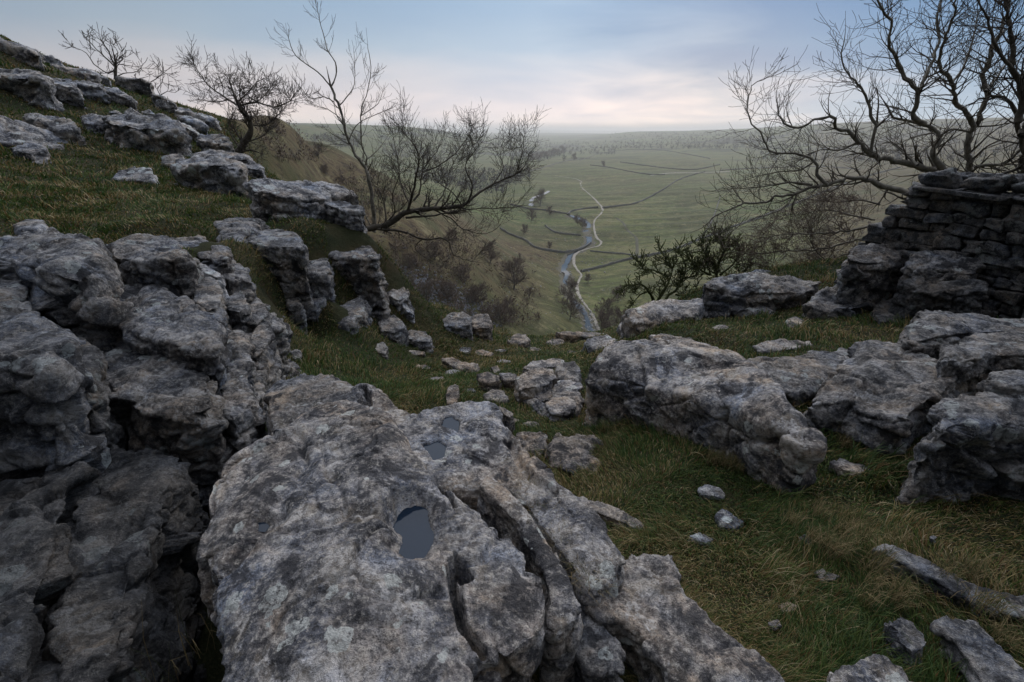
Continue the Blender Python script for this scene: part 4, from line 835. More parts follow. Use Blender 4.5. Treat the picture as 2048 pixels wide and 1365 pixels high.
# ------------------------------------------------------------------ trees
class Tree:
    def __init__(s): s.V = {'trunk': [], 'crown': []}; s.F = {'trunk': [], 'crown': []}
    def tube(s, part, P, R, sides):
        V, Fc = s.V[part], s.F[part]; n = len(P); b = len(V); up = np.array([0.31, .17, .94])
        for i in range(n):
            t = P[min(i + 1, n - 1)] - P[max(i - 1, 0)]; t = t / (np.linalg.norm(t) + 1e-9)
            a = np.cross(t, up); a /= np.linalg.norm(a) + 1e-9; c = np.cross(t, a)
            for k in range(sides):
                q = 6.2832 * k / sides; V.append(P[i] + R[i] * (math.cos(q) * a + math.sin(q) * c))
        for i in range(n - 1):
            for k in range(sides):
                k2 = (k + 1) % sides; Fc.append((b + i * sides + k, b + i * sides + k2, b + (i + 1) * sides + k2, b + (i + 1) * sides + k))
    def grow(s, p, d, L, r, lev, rg, st):
        n = 4 if lev == 0 else 6; P = [p]; R = [r]; d = d / np.linalg.norm(d)
        kids = []
        for i in range(n):
            d = d + np.array([rg.gauss(0, st['wig']), rg.gauss(0, st['wig']), rg.gauss(0, st['wig']) + st['up'] * (1.0 if lev == 0 else .6)])
            d /= np.linalg.norm(d); P.append(P[-1] + d * L / n); R.append(max(st['rmin'], r * (1 - .82 * (i + 1) / n)))
            if lev > 0 and i >= 0:
                for _ in range(st['kids'] if rg.random() < .85 else 0): kids.append((P[-1], d.copy(), i / n, R[-1]))
        s.tube('crown', np.array(P), R, 3 if r < .02 else 4)
        for (q, dd, t, rr) in kids:
            a = np.array([rg.gauss(0, 1), rg.gauss(0, 1), rg.gauss(0, 1)]); a -= dd * a.dot(dd); a /= np.linalg.norm(a) + 1e-9
            an = rg.uniform(.45, 1.1); s.grow(q, dd * math.cos(an) + a * math.sin(an), L * rg.uniform(.35, .68) * (1 - .35 * t), max(st['rmin'], rr * .65), lev - 1, rg, st)
    def limb(s, pts, Y, r0, r1, rg, st, dY=0., twigs=0, tl=.8, lev=1, jit=.012, sides=6, start=.1):
        """pts: traced limb in photo pixels at distance Y, drifting in depth by dY along it"""
        ln = smooth_line(pts, 9); n = len(ln); P = []
        for i, q in enumerate(ln):
            t = i / max(1, n - 1); P.append(np.array(PY(q[0], q[1], Y + dY * t)))
        P = np.array(P); L = np.linalg.norm(P[1:] - P[:-1], axis=1).sum()
        for i in range(1, n): P[i] += np.array([rg.gauss(0, jit), rg.gauss(0, jit * 2), rg.gauss(0, jit)]) * L * .25
        r0 = r0 * (.82 if r0 > .02 else 1.0); R = [r0 + (r1 - r0) * (i / (n - 1)) ** .8 for i in range(n)]; R = [x * rg.uniform(.9, 1.12) for x in R]
        s.tube('trunk', P, R, sides)
        for _ in range(int(twigs)):
            i = int(n * (start + (1 - start) * rg.random() ** .8)); i = min(i, n - 1)
            d = P[min(i + 1, n - 1)] - P[max(i - 1, 0)]; d /= np.linalg.norm(d) + 1e-9
            a = np.array([rg.gauss(0, 1), rg.gauss(0, 1), rg.gauss(0, .8) + st['up'] * 1.2]); a -= d * a.dot(d); a /= np.linalg.norm(a) + 1e-9
            an = rg.uniform(.5, 1.25); s.grow(P[i], d * math.cos(an) + a * math.sin(an), tl * rg.uniform(.45, 1.1), max(st['rmin'], R[i] * .45), lev, rg, st)
        s.grow(P[-1], P[-1] - P[-3 if n > 2 else 0], tl * .6, max(st['rmin'], R[-1] * .9), max(lev - 1, 0), rg, st)
        return P
    def finish(s, name, label, cat, mats, loc, group=None):
        root = empty(name, loc); tag(root, label, cat, group); L = np.array(loc)
        for part in ('trunk', 'crown'):
            if s.V[part]:
                me = mesh_np(part, np.array(s.V[part]) - L, np.array(s.F[part]), mats[part]); link(part, me, root)
        return root
def bark(name, c1, c2, scale, bump=.01):
    return simple_mat(name, c1, c2, scale, .85, bump)
M_bark = bark('grey_bark', (.11, .10, .08), (.27, .24, .19), 14)
M_twig = bark('twig_bark', (.06, .048, .036), (.12, .10, .075), 12, 0)
M_dbark = bark('dark_bark', (.050, .042, .032), (.11, .092, .070), 10)
M_dtwig = bark('dark_twig', (.034, .027, .021), (.075, .058, .045), 10, 0)
M_moss = bark('mossy_bark', (.035, .042, .012), (.085, .095, .028), 16)
M_vtwig = simple_mat('winter_twigs', (.085, .060, .046), (.15, .108, .084), .5)
M_vtrunk = simple_mat('pale_trunk', (.07, .06, .05), (.13, .12, .10), 1.0)
TS = []
def hero(name, label, cat, base, limbs, st, mats, seed, twk=.8, tl=.8, lev=1):
    rg = random.Random(seed); t = Tree()
    for l in limbs:
        pts, Y, r0, r1 = l[:4]; dY = l[4] if len(l) > 4 else 0; tw = l[5] if len(l) > 5 else 12
        t.limb(pts, Y, r0, r1, rg, st, dY, tw * twk, l[6] if len(l) > 6 else tl, lev)
    return t.finish(name, label, cat, mats, base)
ash = dict(wig=.10, up=.16, kids=1, rmin=.0024)
MT = dict(trunk=M_bark, crown=M_twig); MD = dict(trunk=M_dbark, crown=M_dtwig)
hero('ash_sapling', 'tall thin bare ash leaning left against the pale sky behind the terrace brink', 'tree', PY(748, 462, 9.2),
 [([(748,465),(745,400),(734,344),(709,304),(692,266),(684,232),(677,207),(662,174)], 9.2, .055, .020, 0, 14, .5),
  ([(662,174),(652,162),(635,144),(592,112),(577,77)], 9.2, .014, .005, -.3, 12, .35), ([(662,174),(672,152),(670,125),(657,105),(645,65),(635,22)], 9.2, .015, .004, .3, 18, .35),
  ([(667,204),(647,194),(620,197),(600,174),(585,156)], 9.2, .011, .004, -.5, 9, .35), ([(689,259),(680,237),(655,219),(625,209),(607,189)], 9.2, .012, .004, .5, 10, .4),
  ([(680,210),(699,187),(709,167),(708,107)], 9.2, .011, .004, .4, 10, .35), ([(731,332),(734,314),(724,294),(722,224),(734,184),(740,159),(742,134),(735,90)], 9.3, .022, .004, -.3, 26, .4),
  ([(722,232),(757,207),(765,184)], 9.2, .009, .004, .4, 7, .3), ([(699,279),(709,257),(724,242),(779,219)], 9.2, .011, .004, -.4, 9, .35), ([(697,281),(670,271),(657,254)], 9.2, .009, .004, .4, 7, .4),
  ([(704,291),(674,289),(645,291)], 9.2, .009, .004, -.4, 7, .4), ([(734,319),(757,299),(777,271)], 9.2, .011, .004, .4, 9, .4), ([(745,400),(752,380),(741,350),(760,320)], 9.3, .012, .004, .3, 10, .4),
  ([(748,460),(735,440),(722,400),(730,370)], 9.2, .014, .005, .3, 12, .4), ([(748,462),(760,440),(757,405),(766,380)], 9.2, .012, .005, -.3, 12, .4)], dict(ash, up=.20), MT, 3, .7)
bush = dict(wig=.17, up=.13, kids=2, rmin=.0024)
hero('thorn_tree', 'wide leaning bare thorn tree with a near horizontal trunk jutting right over the valley', 'tree', PY(733, 460, 9.0),
 [([(725,462),(733,458),(771,451),(802,432),(819,423),(867,418),(925,413)], 9.0, .085, .038, 0, 14), ([(925,413),(945,396),(986,369),(1027,352),(1048,335)], 9.0, .036, .010, .5, 26),
  ([(815,425),(822,400),(832,355),(836,304),(805,263)], 9.0, .034, .006, -.7, 34), ([(819,410),(800,360),(795,317),(785,268)], 9.0, .022, .005, .7, 28), ([(827,402),(839,389),(846,341),(873,304),(890,266)], 9.0, .024, .005, .5, 28),
  ([(846,345),(880,330),(918,300),(949,251)], 9.1, .016, .004, .4, 22), ([(935,405),(945,372),(931,331),(962,287)], 9.0, .022, .005, -.6, 28), ([(986,369),(1007,335),(1000,310),(1020,280)], 9.1, .014, .004, .5, 20),
  ([(1030,350),(1044,311),(1048,276)], 9.4, .010, .004, 0, 14), ([(867,418),(890,380),(900,340),(918,310)], 9.0, .020, .005, .9, 26), ([(925,413),(905,385),(870,360),(860,330)], 9.0, .014, .005, -.9, 20),
  ([(740,460),(754,458),(805,464),(846,478),(890,478),(908,509),(942,522)], 9.0, .036, .006, -.4, 22), ([(867,420),(901,437),(925,458),(972,468),(1000,451)], 9.0, .022, .005, .4, 20), ([(812,436),(873,430),(942,419),(1024,417)], 9.0, .028, .006, -.6, 26),
  ([(771,451),(770,410),(755,370),(762,340)], 9.1, .018, .005, .5, 20), ([(760,455),(790,425),(785,390),(800,350)], 9.1, .018, .005, -.5, 20), ([(846,478),(830,495),(850,515),(880,530)], 8.9, .012, .004, .3, 14), ([(733,458),(720,430),(700,420)], 9.0, .014, .005, -.3, 10)],
 bush, MD, 5, .95, .55)
hero('hawthorn', 'windblown hawthorn with a curved dark trunk on the cliff lip, under the skyline', 'tree', PY(470, 312, 16.5),
 [([(466,314),(485,292),(502,260),(496,236),(478,212)], 16.5, .15, .07, 0, 12), ([(478,212),(454,198),(417,171),(400,147),(386,130)], 16.5, .045, .010, .5, 26), ([(478,212),(513,205),(547,215),(581,202),(588,188)], 16.5, .045, .010, -.6, 30),
  ([(478,210),(472,195),(461,171),(451,150)], 16.5, .035, .009, .8, 26), ([(475,205),(496,185),(513,164)], 16.5, .035, .009, -.6, 26), ([(500,250),(533,250),(564,222)], 16.5, .035, .01, .6, 22), ([(455,200),(430,205),(400,200)], 16.7, .02, .008, .4, 16),
  ([(478,307),(502,300),(523,308)], 16.5, .05, .012, -.5, 10), ([(513,205),(530,190),(545,170)], 16.3, .02, .008, .5, 18), ([(492,285),(520,275),(540,260)], 16.5, .04, .01, .6, 20), ([(480,298),(462,270),(455,240)], 16.7, .03, .01, .4, 20)],
 dict(wig=.18, up=.10, kids=2, rmin=.0055), MD, 8, .9, .7)
hero('rowan', 'small bare tree with a straight stem standing on the left skyline', 'tree', PY(231, 158, 24.3),
 [([(231,160),(231,137),(231,122)], 24.3, .10, .05, 0, 3), ([(231,135),(211,116),(199,104),(173,78)], 24.3, .045, .014, .5, 6), ([(231,135),(223,118),(216,100),(198,78)], 24.3, .045, .014, -.5, 6), ([(231,128),(244,121),(244,104)], 24.3, .03, .012, 0, 4),
  ([(231,137),(216,147),(188,128),(173,107),(145,93)], 24.3, .04, .012, .6, 9), ([(231,128),(246,130),(267,133)], 24.3, .025, .010, 0, 3), ([(233,154),(246,147),(274,144),(286,130)], 24.3, .03, .010, -.5, 4), ([(231,125),(236,105),(226,90)], 24.3, .03, .01, .4, 5)],
 dict(wig=.12, up=.12, kids=1, rmin=.010), MD, 9, 1.0, .8)
hero('dwarf_tree', 'stunted branches showing above the jutting skyline slab', 'tree', PY(296, 166, 25.5),
 [([(296,168),(312,158),(328,146)], 25.5, .03, .012, 0, 5), ([(296,168),(300,152),(287,156),(274,158)], 25.5, .025, .010, 0, 4)], dict(wig=.14, up=.1, kids=1, rmin=.010), MD, 10, 1, .7)
hero('dwarf_tree', 'low wind bent branches beside the pale rounded skyline ledge', 'tree', PY(322, 192, 27),
 [([(322,194),(314,178),(325,165),(326,150)], 27, .03, .012, 0, 4), ([(322,190),(335,183),(350,186)], 27, .025, .010, 0, 4)], dict(wig=.14, up=.1, kids=1, rmin=.010), MD, 12, 1, .7)
right = dict(wig=.13, up=.10, kids=1, rmin=.0024)
hero('ash_tree', 'spreading ash with arching limbs reaching left from behind the drystone wall', 'tree', PZ(1908, 600, -1.9),
 [([(1925,470),(1908,351),(1873,343),(1835,331),(1795,323),(1741,312),(1717,284),(1694,265),(1671,249),(1659,234),(1624,242),(1585,257),(1562,238),(1552,210)], 6.8, .085, .008, .5, 60, .6),
  ([(1893,347),(1866,308),(1881,273),(1858,253),(1815,242),(1788,234),(1772,210)], 6.8, .055, .010, .4, 34, .6), ([(1850,248),(1827,234),(1835,187),(1811,156),(1792,117),(1776,86),(1784,51),(1760,12),(1745,-30)], 6.8, .042, .008, -.3, 60, .6),
  ([(1835,195),(1846,164),(1866,117),(1879,78),(1873,39),(1881,0),(1890,-40)], 6.8, .032, .008, .6, 46, .6), ([(1753,250),(1745,242),(1741,218),(1722,175),(1702,156),(1683,117),(1690,80)], 7.0, .026, .006, .3, 40, .6),
  ([(1741,312),(1745,280),(1753,250)], 7.0, .028, .022, 0, 6), ([(1835,331),(1800,300),(1780,285),(1760,290)], 6.8, .024, .006, .6, 22), ([(1717,284),(1680,300),(1640,300),(1600,320)], 7.1, .016, .005, .5, 26)],
 right, MT, 21, .65)
hero('ash_tree', 'long low limb of grey ash curving out left over the end of the wall', 'tree', PZ(1850, 600, -1.9),
 [([(1850,470),(1815,390),(1792,378),(1768,374),(1741,362),(1710,357),(1679,362),(1655,370),(1624,374),(1593,386),(1554,392),(1530,405),(1491,409),(1445,425),(1414,448)], 6.3, .060, .008, .6, 70, .5),
  ([(1655,370),(1636,351),(1628,323),(1593,308),(1546,304),(1519,265),(1495,230),(1503,175),(1523,160)], 6.5, .026, .005, .5, 56, .5), ([(1624,370),(1581,365),(1523,374),(1476,378)], 6.6, .018, .005, .6, 34, .45),
  ([(1593,386),(1560,420),(1500,440),(1450,470)], 6.7, .014, .005, -.5, 30, .45), ([(1628,323),(1600,340),(1550,345),(1490,360)], 6.8, .014, .004, .5, 28, .45)], right, MT, 22, .65)
hero('ash_tree', 'pale trunked ash rising straight behind the middle of the drystone wall', 'tree', PZ(1945, 600, -1.9),
 [([(1950,480),(1940,347),(1936,296),(1944,265),(1963,218),(1971,183),(1970,150),(1985,100),(2010,40),(2020,-30)], 7.4, .075, .016, .4, 70, .7), ([(1944,262),(1944,242),(1912,203),(1905,164),(1881,136),(1885,90),(1905,40),(1915,-20)], 7.4, .045, .010, -.5, 60, .7),
  ([(1948,335),(1971,331),(2010,327),(2033,308)], 7.3, .040, .012, -.3, 20), ([(1905,164),(1930,130),(1945,80),(1960,20)], 7.3, .022, .007, .5, 40, .6), ([(1971,183),(1990,160),(2010,130)], 7.5, .026, .010, .4, 26), ([(1944,265),(1900,260),(1870,285),(1850,300)], 7.4, .026, .008, .4, 26)],
 right, MT, 23, .6)
hero('ash_tree', 'dark thick stemmed ash half outside the right edge of the view', 'tree', PZ(2045, 600, -1.9),
 [([(2060,480),(2045,335),(2041,273),(2030,230),(2014,199),(1971,195),(1940,210)], 6.6, .085, .010, .4, 40, .6), ([(2036,245),(2045,200),(2037,156),(2022,136),(2026,97),(2014,23),(2010,-40)], 6.6, .060, .012, .3, 60, .7), ([(2041,273),(2080,200),(2100,120),(2090,20)], 6.6, .06, .012, .3, 40, .8),
  ([(2045,335),(2000,350),(1965,362),(1930,340)], 6.8, .03, .008, 0, 26), ([(2022,136),(1990,90),(1975,40),(1950,-10)], 6.5, .024, .008, .2, 40, .6)], right, MD, 24, .5)
hero('thorn_scrub', 'tangled bare thorn scrub hanging below the low limb beside the wall end', 'shrub', PZ(1745, 560, -2.3),
 [([(1760,470),(1745,452),(1710,460),(1640,468),(1581,468),(1542,475),(1523,491)], 7.6, .030, .006, .4, 60), ([(1735,485),(1718,479),(1640,499),(1562,503),(1484,507),(1445,491)], 7.8, .026, .005, .4, 60), ([(1750,440),(1700,430),(1650,420),(1600,430),(1550,440)], 8.0, .022, .005, .4, 50),
  ([(1740,500),(1690,510),(1640,530),(1590,540),(1540,535)], 7.6, .022, .005, .2, 50), ([(1760,410),(1720,400),(1680,405),(1630,400)], 8.4, .02, .005, .3, 40), ([(1700,540),(1650,520),(1620,480),(1630,440)], 7.8, .018, .005, .3, 40)],
 dict(wig=.18, up=.04, kids=2, rmin=.0024), dict(trunk=M_bark, crown=M_vtwig), 25, 1, .5)
moss = dict(wig=.28, up=.10, kids=2, rmin=.0065)
MM = dict(trunk=M_moss, crown=M_moss)
hero('mossy_thorn', 'gnarled moss green thorn with twisted limbs, left of two below the leaning slab', 'shrub', PY(1310, 612, 8.0),
 [([(1308,612),(1306,598),(1296,582),(1281,567),(1264,573)], 8.0, .040, .012, -.3, 16), ([(1312,612),(1318,598),(1331,576),(1337,558),(1308,541),(1281,538)], 8.0, .042, .010, .3, 28), ([(1330,608),(1337,590),(1352,582),(1366,558),(1390,552),(1408,523)], 8.1, .040, .010, .4, 34),
  ([(1335,570),(1345,540),(1335,520),(1325,508)], 8.2, .024, .008, .3, 22), ([(1366,558),(1372,530),(1360,508)], 8.2, .02, .008, .3, 22), ([(1352,590),(1390,590),(1420,575)], 8.0, .03, .01, .3, 24), ([(1296,582),(1280,590),(1270,602)], 8.0, .02, .008, .3, 12)], moss, MM, 31, .7, .33)
hero('mossy_thorn', 'taller gnarled mossy thorn, right of two, above the long pale slab', 'shrub', PY(1434, 562, 8.3),
 [([(1434,565),(1431,541),(1416,517),(1404,494)], 8.3, .036, .010, .2, 34), ([(1434,545),(1440,520),(1448,500),(1440,480)], 8.3, .034, .010, -.2, 36), ([(1440,550),(1465,530),(1480,505),(1475,488)], 8.3, .03, .01, .2, 30), ([(1420,550),(1400,540),(1380,520)], 8.3, .03, .01, .2, 24), ([(1450,555),(1480,548),(1500,530)], 8.3, .024, .008, .2, 20)],
 moss, MM, 32, .7, .33)

# valley trees: prototypes of winter trees, copied with trunk and crown
def proto(seed, spread=.5, thick=1.0):
    rg = random.Random(seed); t = Tree(); st = dict(wig=.13, up=.08, kids=2, rmin=.026)
    P = [np.zeros(3)]; d = np.array([rg.gauss(0, .06), rg.gauss(0, .06), 1.])
    for i in range(6): d = d + np.array([rg.gauss(0, .08), rg.gauss(0, .08), 0]); d /= np.linalg.norm(d); P.append(P[-1] + d * 1.15)
    t.tube('trunk', np.array(P), [.26 * thick * (1 - .11 * i) for i in range(7)], 6)
    for i in range(1, 7):
        for _ in range(3):
            a = rg.uniform(0, 6.28); el = rg.uniform(.2, 1.0)
            t.grow(P[i], np.array([math.cos(a) * spread * 2, math.sin(a) * spread * 2, el]), rg.uniform(2.6, 4.6) * (1.15 - .07 * i), .11, 2, rg, st)
    return t
PROT = [proto(s, sp_, th) for s, sp_, th in ((1, .5, 1), (2, .35, .8), (3, .7, 1.1), (4, .5, .7))]
PM = [{k: mesh_np(k, t.V[k], np.array(t.F[k]), M_vtrunk if k == 'trunk' else M_vtwig) for k in ('trunk', 'crown')} for t in PROT]
VT = [(1028,580,78,0,'round crowned bare tree alone on the brown slope left of the stream'), (1003,652,58,2,'dense low tree showing just above the brink, right of the boulder pair'), (1134,604,52,1,'thin tree leaning over the stream by its first bend'),
 (1216,640,48,1,'slight bare tree right of the path, just above the brink slab'), (1236,606,40,3,'sapling standing on the grass right of the path'), (982,528,52,1,'slim tree where the brown slope meets the lower branches of the thorn tree'),
 (896,604,52,3,'bare bush on the slope straight above the low trailing boulder'), (852,600,46,2,'bare bush just right of the knobbly outcrop'), (958,610,52,0,'leafless tree halfway along the grey scree'), (930,568,44,3,'thin tree above the middle of the scree'),
 (1062,445,32,3,'little tree at the corner where the far wall meets the stream bend'), (1080,412,40,2,'broad pinkish bare tree beside the far bend of the stream'), (1156,452,26,1,'left one of two small trees on the stream loop'), (1164,458,26,3,'right one of two small trees on the stream loop'),
 (1148,322,18,0,'lone tree on the field edge right of the tree row'), (1206,334,15,2,'small round tree in the middle of the far fields'), (637,318,36,1,'spindly tree on the brown hill shoulder, higher of the two'), (652,352,30,3,'spindly tree on the brown hill shoulder, lower of the two'),
 (684,368,22,3,'low bush on the brown hill near the ash sapling'), (1204,668,64,2,'bushy tree rising from below the brink slab, on the path bank'), (1240,660,54,0,'bushy tree between the brink slab and the leaning slab'), (1176,566,22,1,'stick thin sapling beside the footpath above its narrow bend'),
 (1140,640,60,3,'thin stemmed tree on the near stream bank'), (1048,470,26,3,'bush on the wall above the small left field'), (1100,432,22,1,'sapling by the wall left of the stream loop'), (1098,500,20,3,'thorn bush growing on the dipping wall'),
 (820,540,40,2,'pale twiggy bush on the slope above the scree head'), (870,520,46,0,'dark twiggy tree on the slope under the thorn tree'), (905,490,40,3,'upright twiggy bush under the drooping thorn limb'), (1022,640,50,1,'slender tree right of the dense low one above the brink'),
 (975,650,46,3,'slender bush directly right of the boulder pair'), (945,610,40,1,'weak sapling left of the leafless scree tree'), (1060,600,30,3,'small bush on the orange slope left of the stream'), (1300,640,40,3,'slim tree on the field between the footpath and the left mossy thorn')]
def put_tree(x, y, z, H, k, label, group, name='bare_tree', rot=0.):
    root = empty(name, (x, y, z - .15)); root.scale = (H / 10.5,) * 3; root.rotation_euler = (0, 0, rot); tag(root, label, 'tree', group)
    for part in ('trunk', 'crown'): link(part, PM[k][part], root)
def far_tree(px, py, hp, k, label, group):
    h = hit_far(px, py)
    if h is None: print('no hit', label); return
    dist = h[1]; z1 = PY(px, py - hp, dist)[2]
    put_tree(h[0], h[1], h[2], max(2.0, z1 - h[2]), k, label, group, rot=random.uniform(0, 6))
for t in VT: far_tree(*t[:5], 'bare trees and bushes dotted about the valley')
rowx = np.linspace(1062, 1128, 11)
for i, x in enumerate(rowx): far_tree(float(x), 324 - .24 * (x - 1062) + (i % 3), 17 + (i * 7) % 5, i % 4, 'bare tree in the row along the top of the far field', 'row of trees along the far field')
# woods that read as one mass
def woods(label, regions, hmin, hmax, mat, dmin=650):
    rg = random.Random(17); V, Fc = [], []
    for (x0, y0, x1, y1, n) in regions:
        for _ in range(n):
            t = rg.random(); px = x0 + (x1 - x0) * t; py = min(y0, y1) + abs(y1 - y0) * rg.random()
            h = hit_far(px, py)
            if h is None or h[1] > 9000 or h[1] < dmin: continue
            H = rg.uniform(hmin, hmax); W_ = H * rg.uniform(.28, .5); c = np.array([h[0], h[1], h[2] + H * .58])
            for _k in range(26):
                u = np.array([rg.gauss(0, 1), rg.gauss(0, 1), rg.gauss(0, 1)]); u /= np.linalg.norm(u); p = c + u * np.array([W_, W_, H * .42]) * rg.random() ** .4
                q = p + np.array([u[0], u[1], abs(u[2]) + .5]) * H * rg.uniform(.10, .26); s = np.array([rg.gauss(0, 1), rg.gauss(0, 1), rg.gauss(0, .3)]) * H * .045
                b = len(V); V += [p - s, p + s, q]; Fc.append((b, b + 1, b + 2))
            b = len(V); s = np.array([H * .02, 0, 0]); g = np.array(h); V += [g - s, g + s, c]; Fc.append((b, b + 1, b + 2))
    tag(link('woodland', mesh_np('woodland', V, np.array(Fc), mat, False)), label, None, None, 'stuff')
M_wood = simple_mat('distant_wood', (.018, .018, .017), (.036, .033, .030), .03)
woods('hazy woods and hedges filling the far valley floor', [(830,345,1010,392,330), (1005,335,1060,372,90), (560,282,720,300,120), (760,290,960,322,220), (930,276,1100,302,260), (1040,296,1230,312,160), (1220,266,1520,300,800), (1500,260,1800,330,600), (1100,285,1300,300,200), (1020,312,1130,325,60), (1780,252,2048,330,260), (1640,400,1800,470,60), (700,360,900,450,140), (600,275,720,296,160)], 7, 14, M_wood)
woods('dark bare scrub on the brown valley side', [(440,236,640,330,160), (780,480,940,640,300), (620,340,820,500,150), (900,520,1080,650,110), (1190,640,1260,672,30), (1560,360,1800,520,420), (1500,430,1640,520,60), (960,600,1060,655,60), (700,300,830,420,60)], 1.5, 3.5, simple_mat('scrub', (.10, .070, .050), (.17, .122, .09), .3), 125)
print('valley', round(time.time() - T0, 1))
# ------------------------------------------------------------------ drystone wall
M_wall = rock_material('wall_stone', .42, .2, 2.0, .3, 1.3); M_wallc = rock_material('cope_stone', .38, 0, 2.0, .3, 1.5)
M_core = simple_mat('wall_core', (.012, .011, .010), (.03, .028, .025), 5)
A0 = np.array(PY(1735, 480, 5.75)); A0[2] = -1.95
B0 = np.array([5.9, 3.05, -1.95]); wd_ = (B0 - A0); wd_[2] = 0; WL = np.linalg.norm(wd_); wd_ /= WL; wn = np.array([-wd_[1], wd_[0], 0.]); 
if wn @ A0 > 0: wn = -wn
WTOP = -.46
def top_at(s):      # ruined left end steps down
    return -1.16 + (WTOP + 1.16 - .13) * sstep(-.05, .42, s) if s < .42 else WTOP - .13
def stone_mesh(c, L, H, D, rg, seed, pw=.20):
    nu, nv = 30, 17; u = np.linspace(0, 2 * math.pi, nu, endpoint=False); v = np.linspace(-math.pi / 2, math.pi / 2, nv)
    U, Vv = np.meshgrid(u, v); sp = lambda a: np.sign(a) * np.abs(a) ** pw
    X = sp(np.cos(Vv)) * sp(np.cos(U)); Y_ = sp(np.cos(Vv)) * sp(np.sin(U)); Z = sp(np.sin(Vv))
    P = np.stack([X * L / 2, Y_ * D / 2, Z * H / 2], -1).reshape(-1, 3)
    sh = rg.uniform(-.25, .25); P[:, 2] += P[:, 0] * sh * H / L; P[:, 2] *= 1 + rg.uniform(-.25, .25) * P[:, 0] / L * 2
    n = P / (np.linalg.norm(P, axis=1)[:, None] + 1e-9)
    f1, f2, vec, rd = voro(P * 9 + seed * 2.7); P += n * ((vec * rd).sum(1) * .055)[:, None] * min(1.0, L / .2)
    P += n * (fbm(P * 11 + seed * 3.1, 3)[:, None] * .075 + fbm(P * 34 + seed, 2)[:, None] * .014) * min(1.0, L / .22)
    a = rg.uniform(-.06, .06); ca, sa = math.cos(a), math.sin(a); P = np.stack([P[:, 0] * ca - P[:, 2] * sa, P[:, 1], P[:, 0] * sa + P[:, 2] * ca], -1)
    W_ = np.array(c) + P[:, :1] * wd_ + P[:, 1:2] * wn + P[:, 2:3] * np.array([0, 0, 1.])
    Fq = []
    for j in range(nv - 1):
        for i in range(nu): Fq.append((j * nu + i, j * nu + (i + 1) % nu, (j + 1) * nu + (i + 1) % nu, (j + 1) * nu + i))
    return W_, np.array(Fq)
rg = random.Random(44); V, Fl, nb, sd = [], [], 0, 0
root = empty('drystone_wall', tuple(A0)); tag(root, 'dark drystone wall of rough mossy stones at the right edge, ruined at its left end', 'stone wall')
zc = -1.95
while zc < WTOP - .16:
    H = rg.choice([.07, .09, .11, .14, .10, .12]); s = -.05 + rg.uniform(0, .1)
    while s < WL:
        L = rg.uniform(.10, .33) * (1.15 if H > .11 else .9)
        if rg.random() < .12: L *= 1.4
        h2 = H * rg.uniform(.86, 1.05)
        sc_ = s + L / 2
        if zc + H * .8 < top_at(sc_) + .03:
            c = A0 + wd_ * sc_; c = c + wn * rg.uniform(-.035, .035); c[2] = zc + H / 2 + rg.uniform(-.01, .01)
            w_, f_ = stone_mesh(c, L * .97, h2 * .98, .30, rg, sd); sd += 1; V.append(w_); Fl.append(f_ + nb); nb += len(w_)
        s += L
    zc += H
me = mesh_np('course_stones', np.vstack(V) - A0, np.vstack(Fl), M_wall); link('course_stones', me, root)
# thin through-slab under the cope, then the cope stones
for (s0, s1) in ((.34, 1.15), (1.2, 1.75)):
    c = A0 + wd_ * (s0 + s1) / 2; c[2] = WTOP - .115; w_, f_ = stone_mesh(c, s1 - s0, .05, .46, rg, sd, .25); sd += 1; link('through_stone', mesh_np('through_stone', w_ - A0, f_, M_wall), root)
s = .36; 
while s < WL:
    L = rg.uniform(.13, .27) if s > .8 else .40; c = A0 + wd_ * (s + L / 2); H = rg.uniform(.12, .17); c[2] = WTOP - .09 + H / 2
    w_, f_ = stone_mesh(c, L, H * rg.uniform(.8, 1.1), .34, rg, sd, .6); sd += 1; link('cope_stone', mesh_np('cope_stone', w_ - A0, f_, M_wallc), root); s += L * .97
c1 = []
for s in np.linspace(.02, WL, 14):
    for zz, off in ((-2.0, 0), (top_at(s) - .10, 0)):
        for o_ in (.07, -.12): p = A0 + wd_ * s + wn * o_; c1.append((p[0], p[1], zz))
Fc = []
for i in range(13):
    b = i * 4; Fc += [(b, b + 4, b + 6, b + 2), (b + 1, b + 3, b + 7, b + 5), (b + 2, b + 6, b + 7, b + 3)]
Fc += [(0, 2, 3, 1), (52, 53, 55, 54)]
link('rubble_core', mesh_np('rubble_core', np.array(c1) - A0, Fc, M_core, False), root)
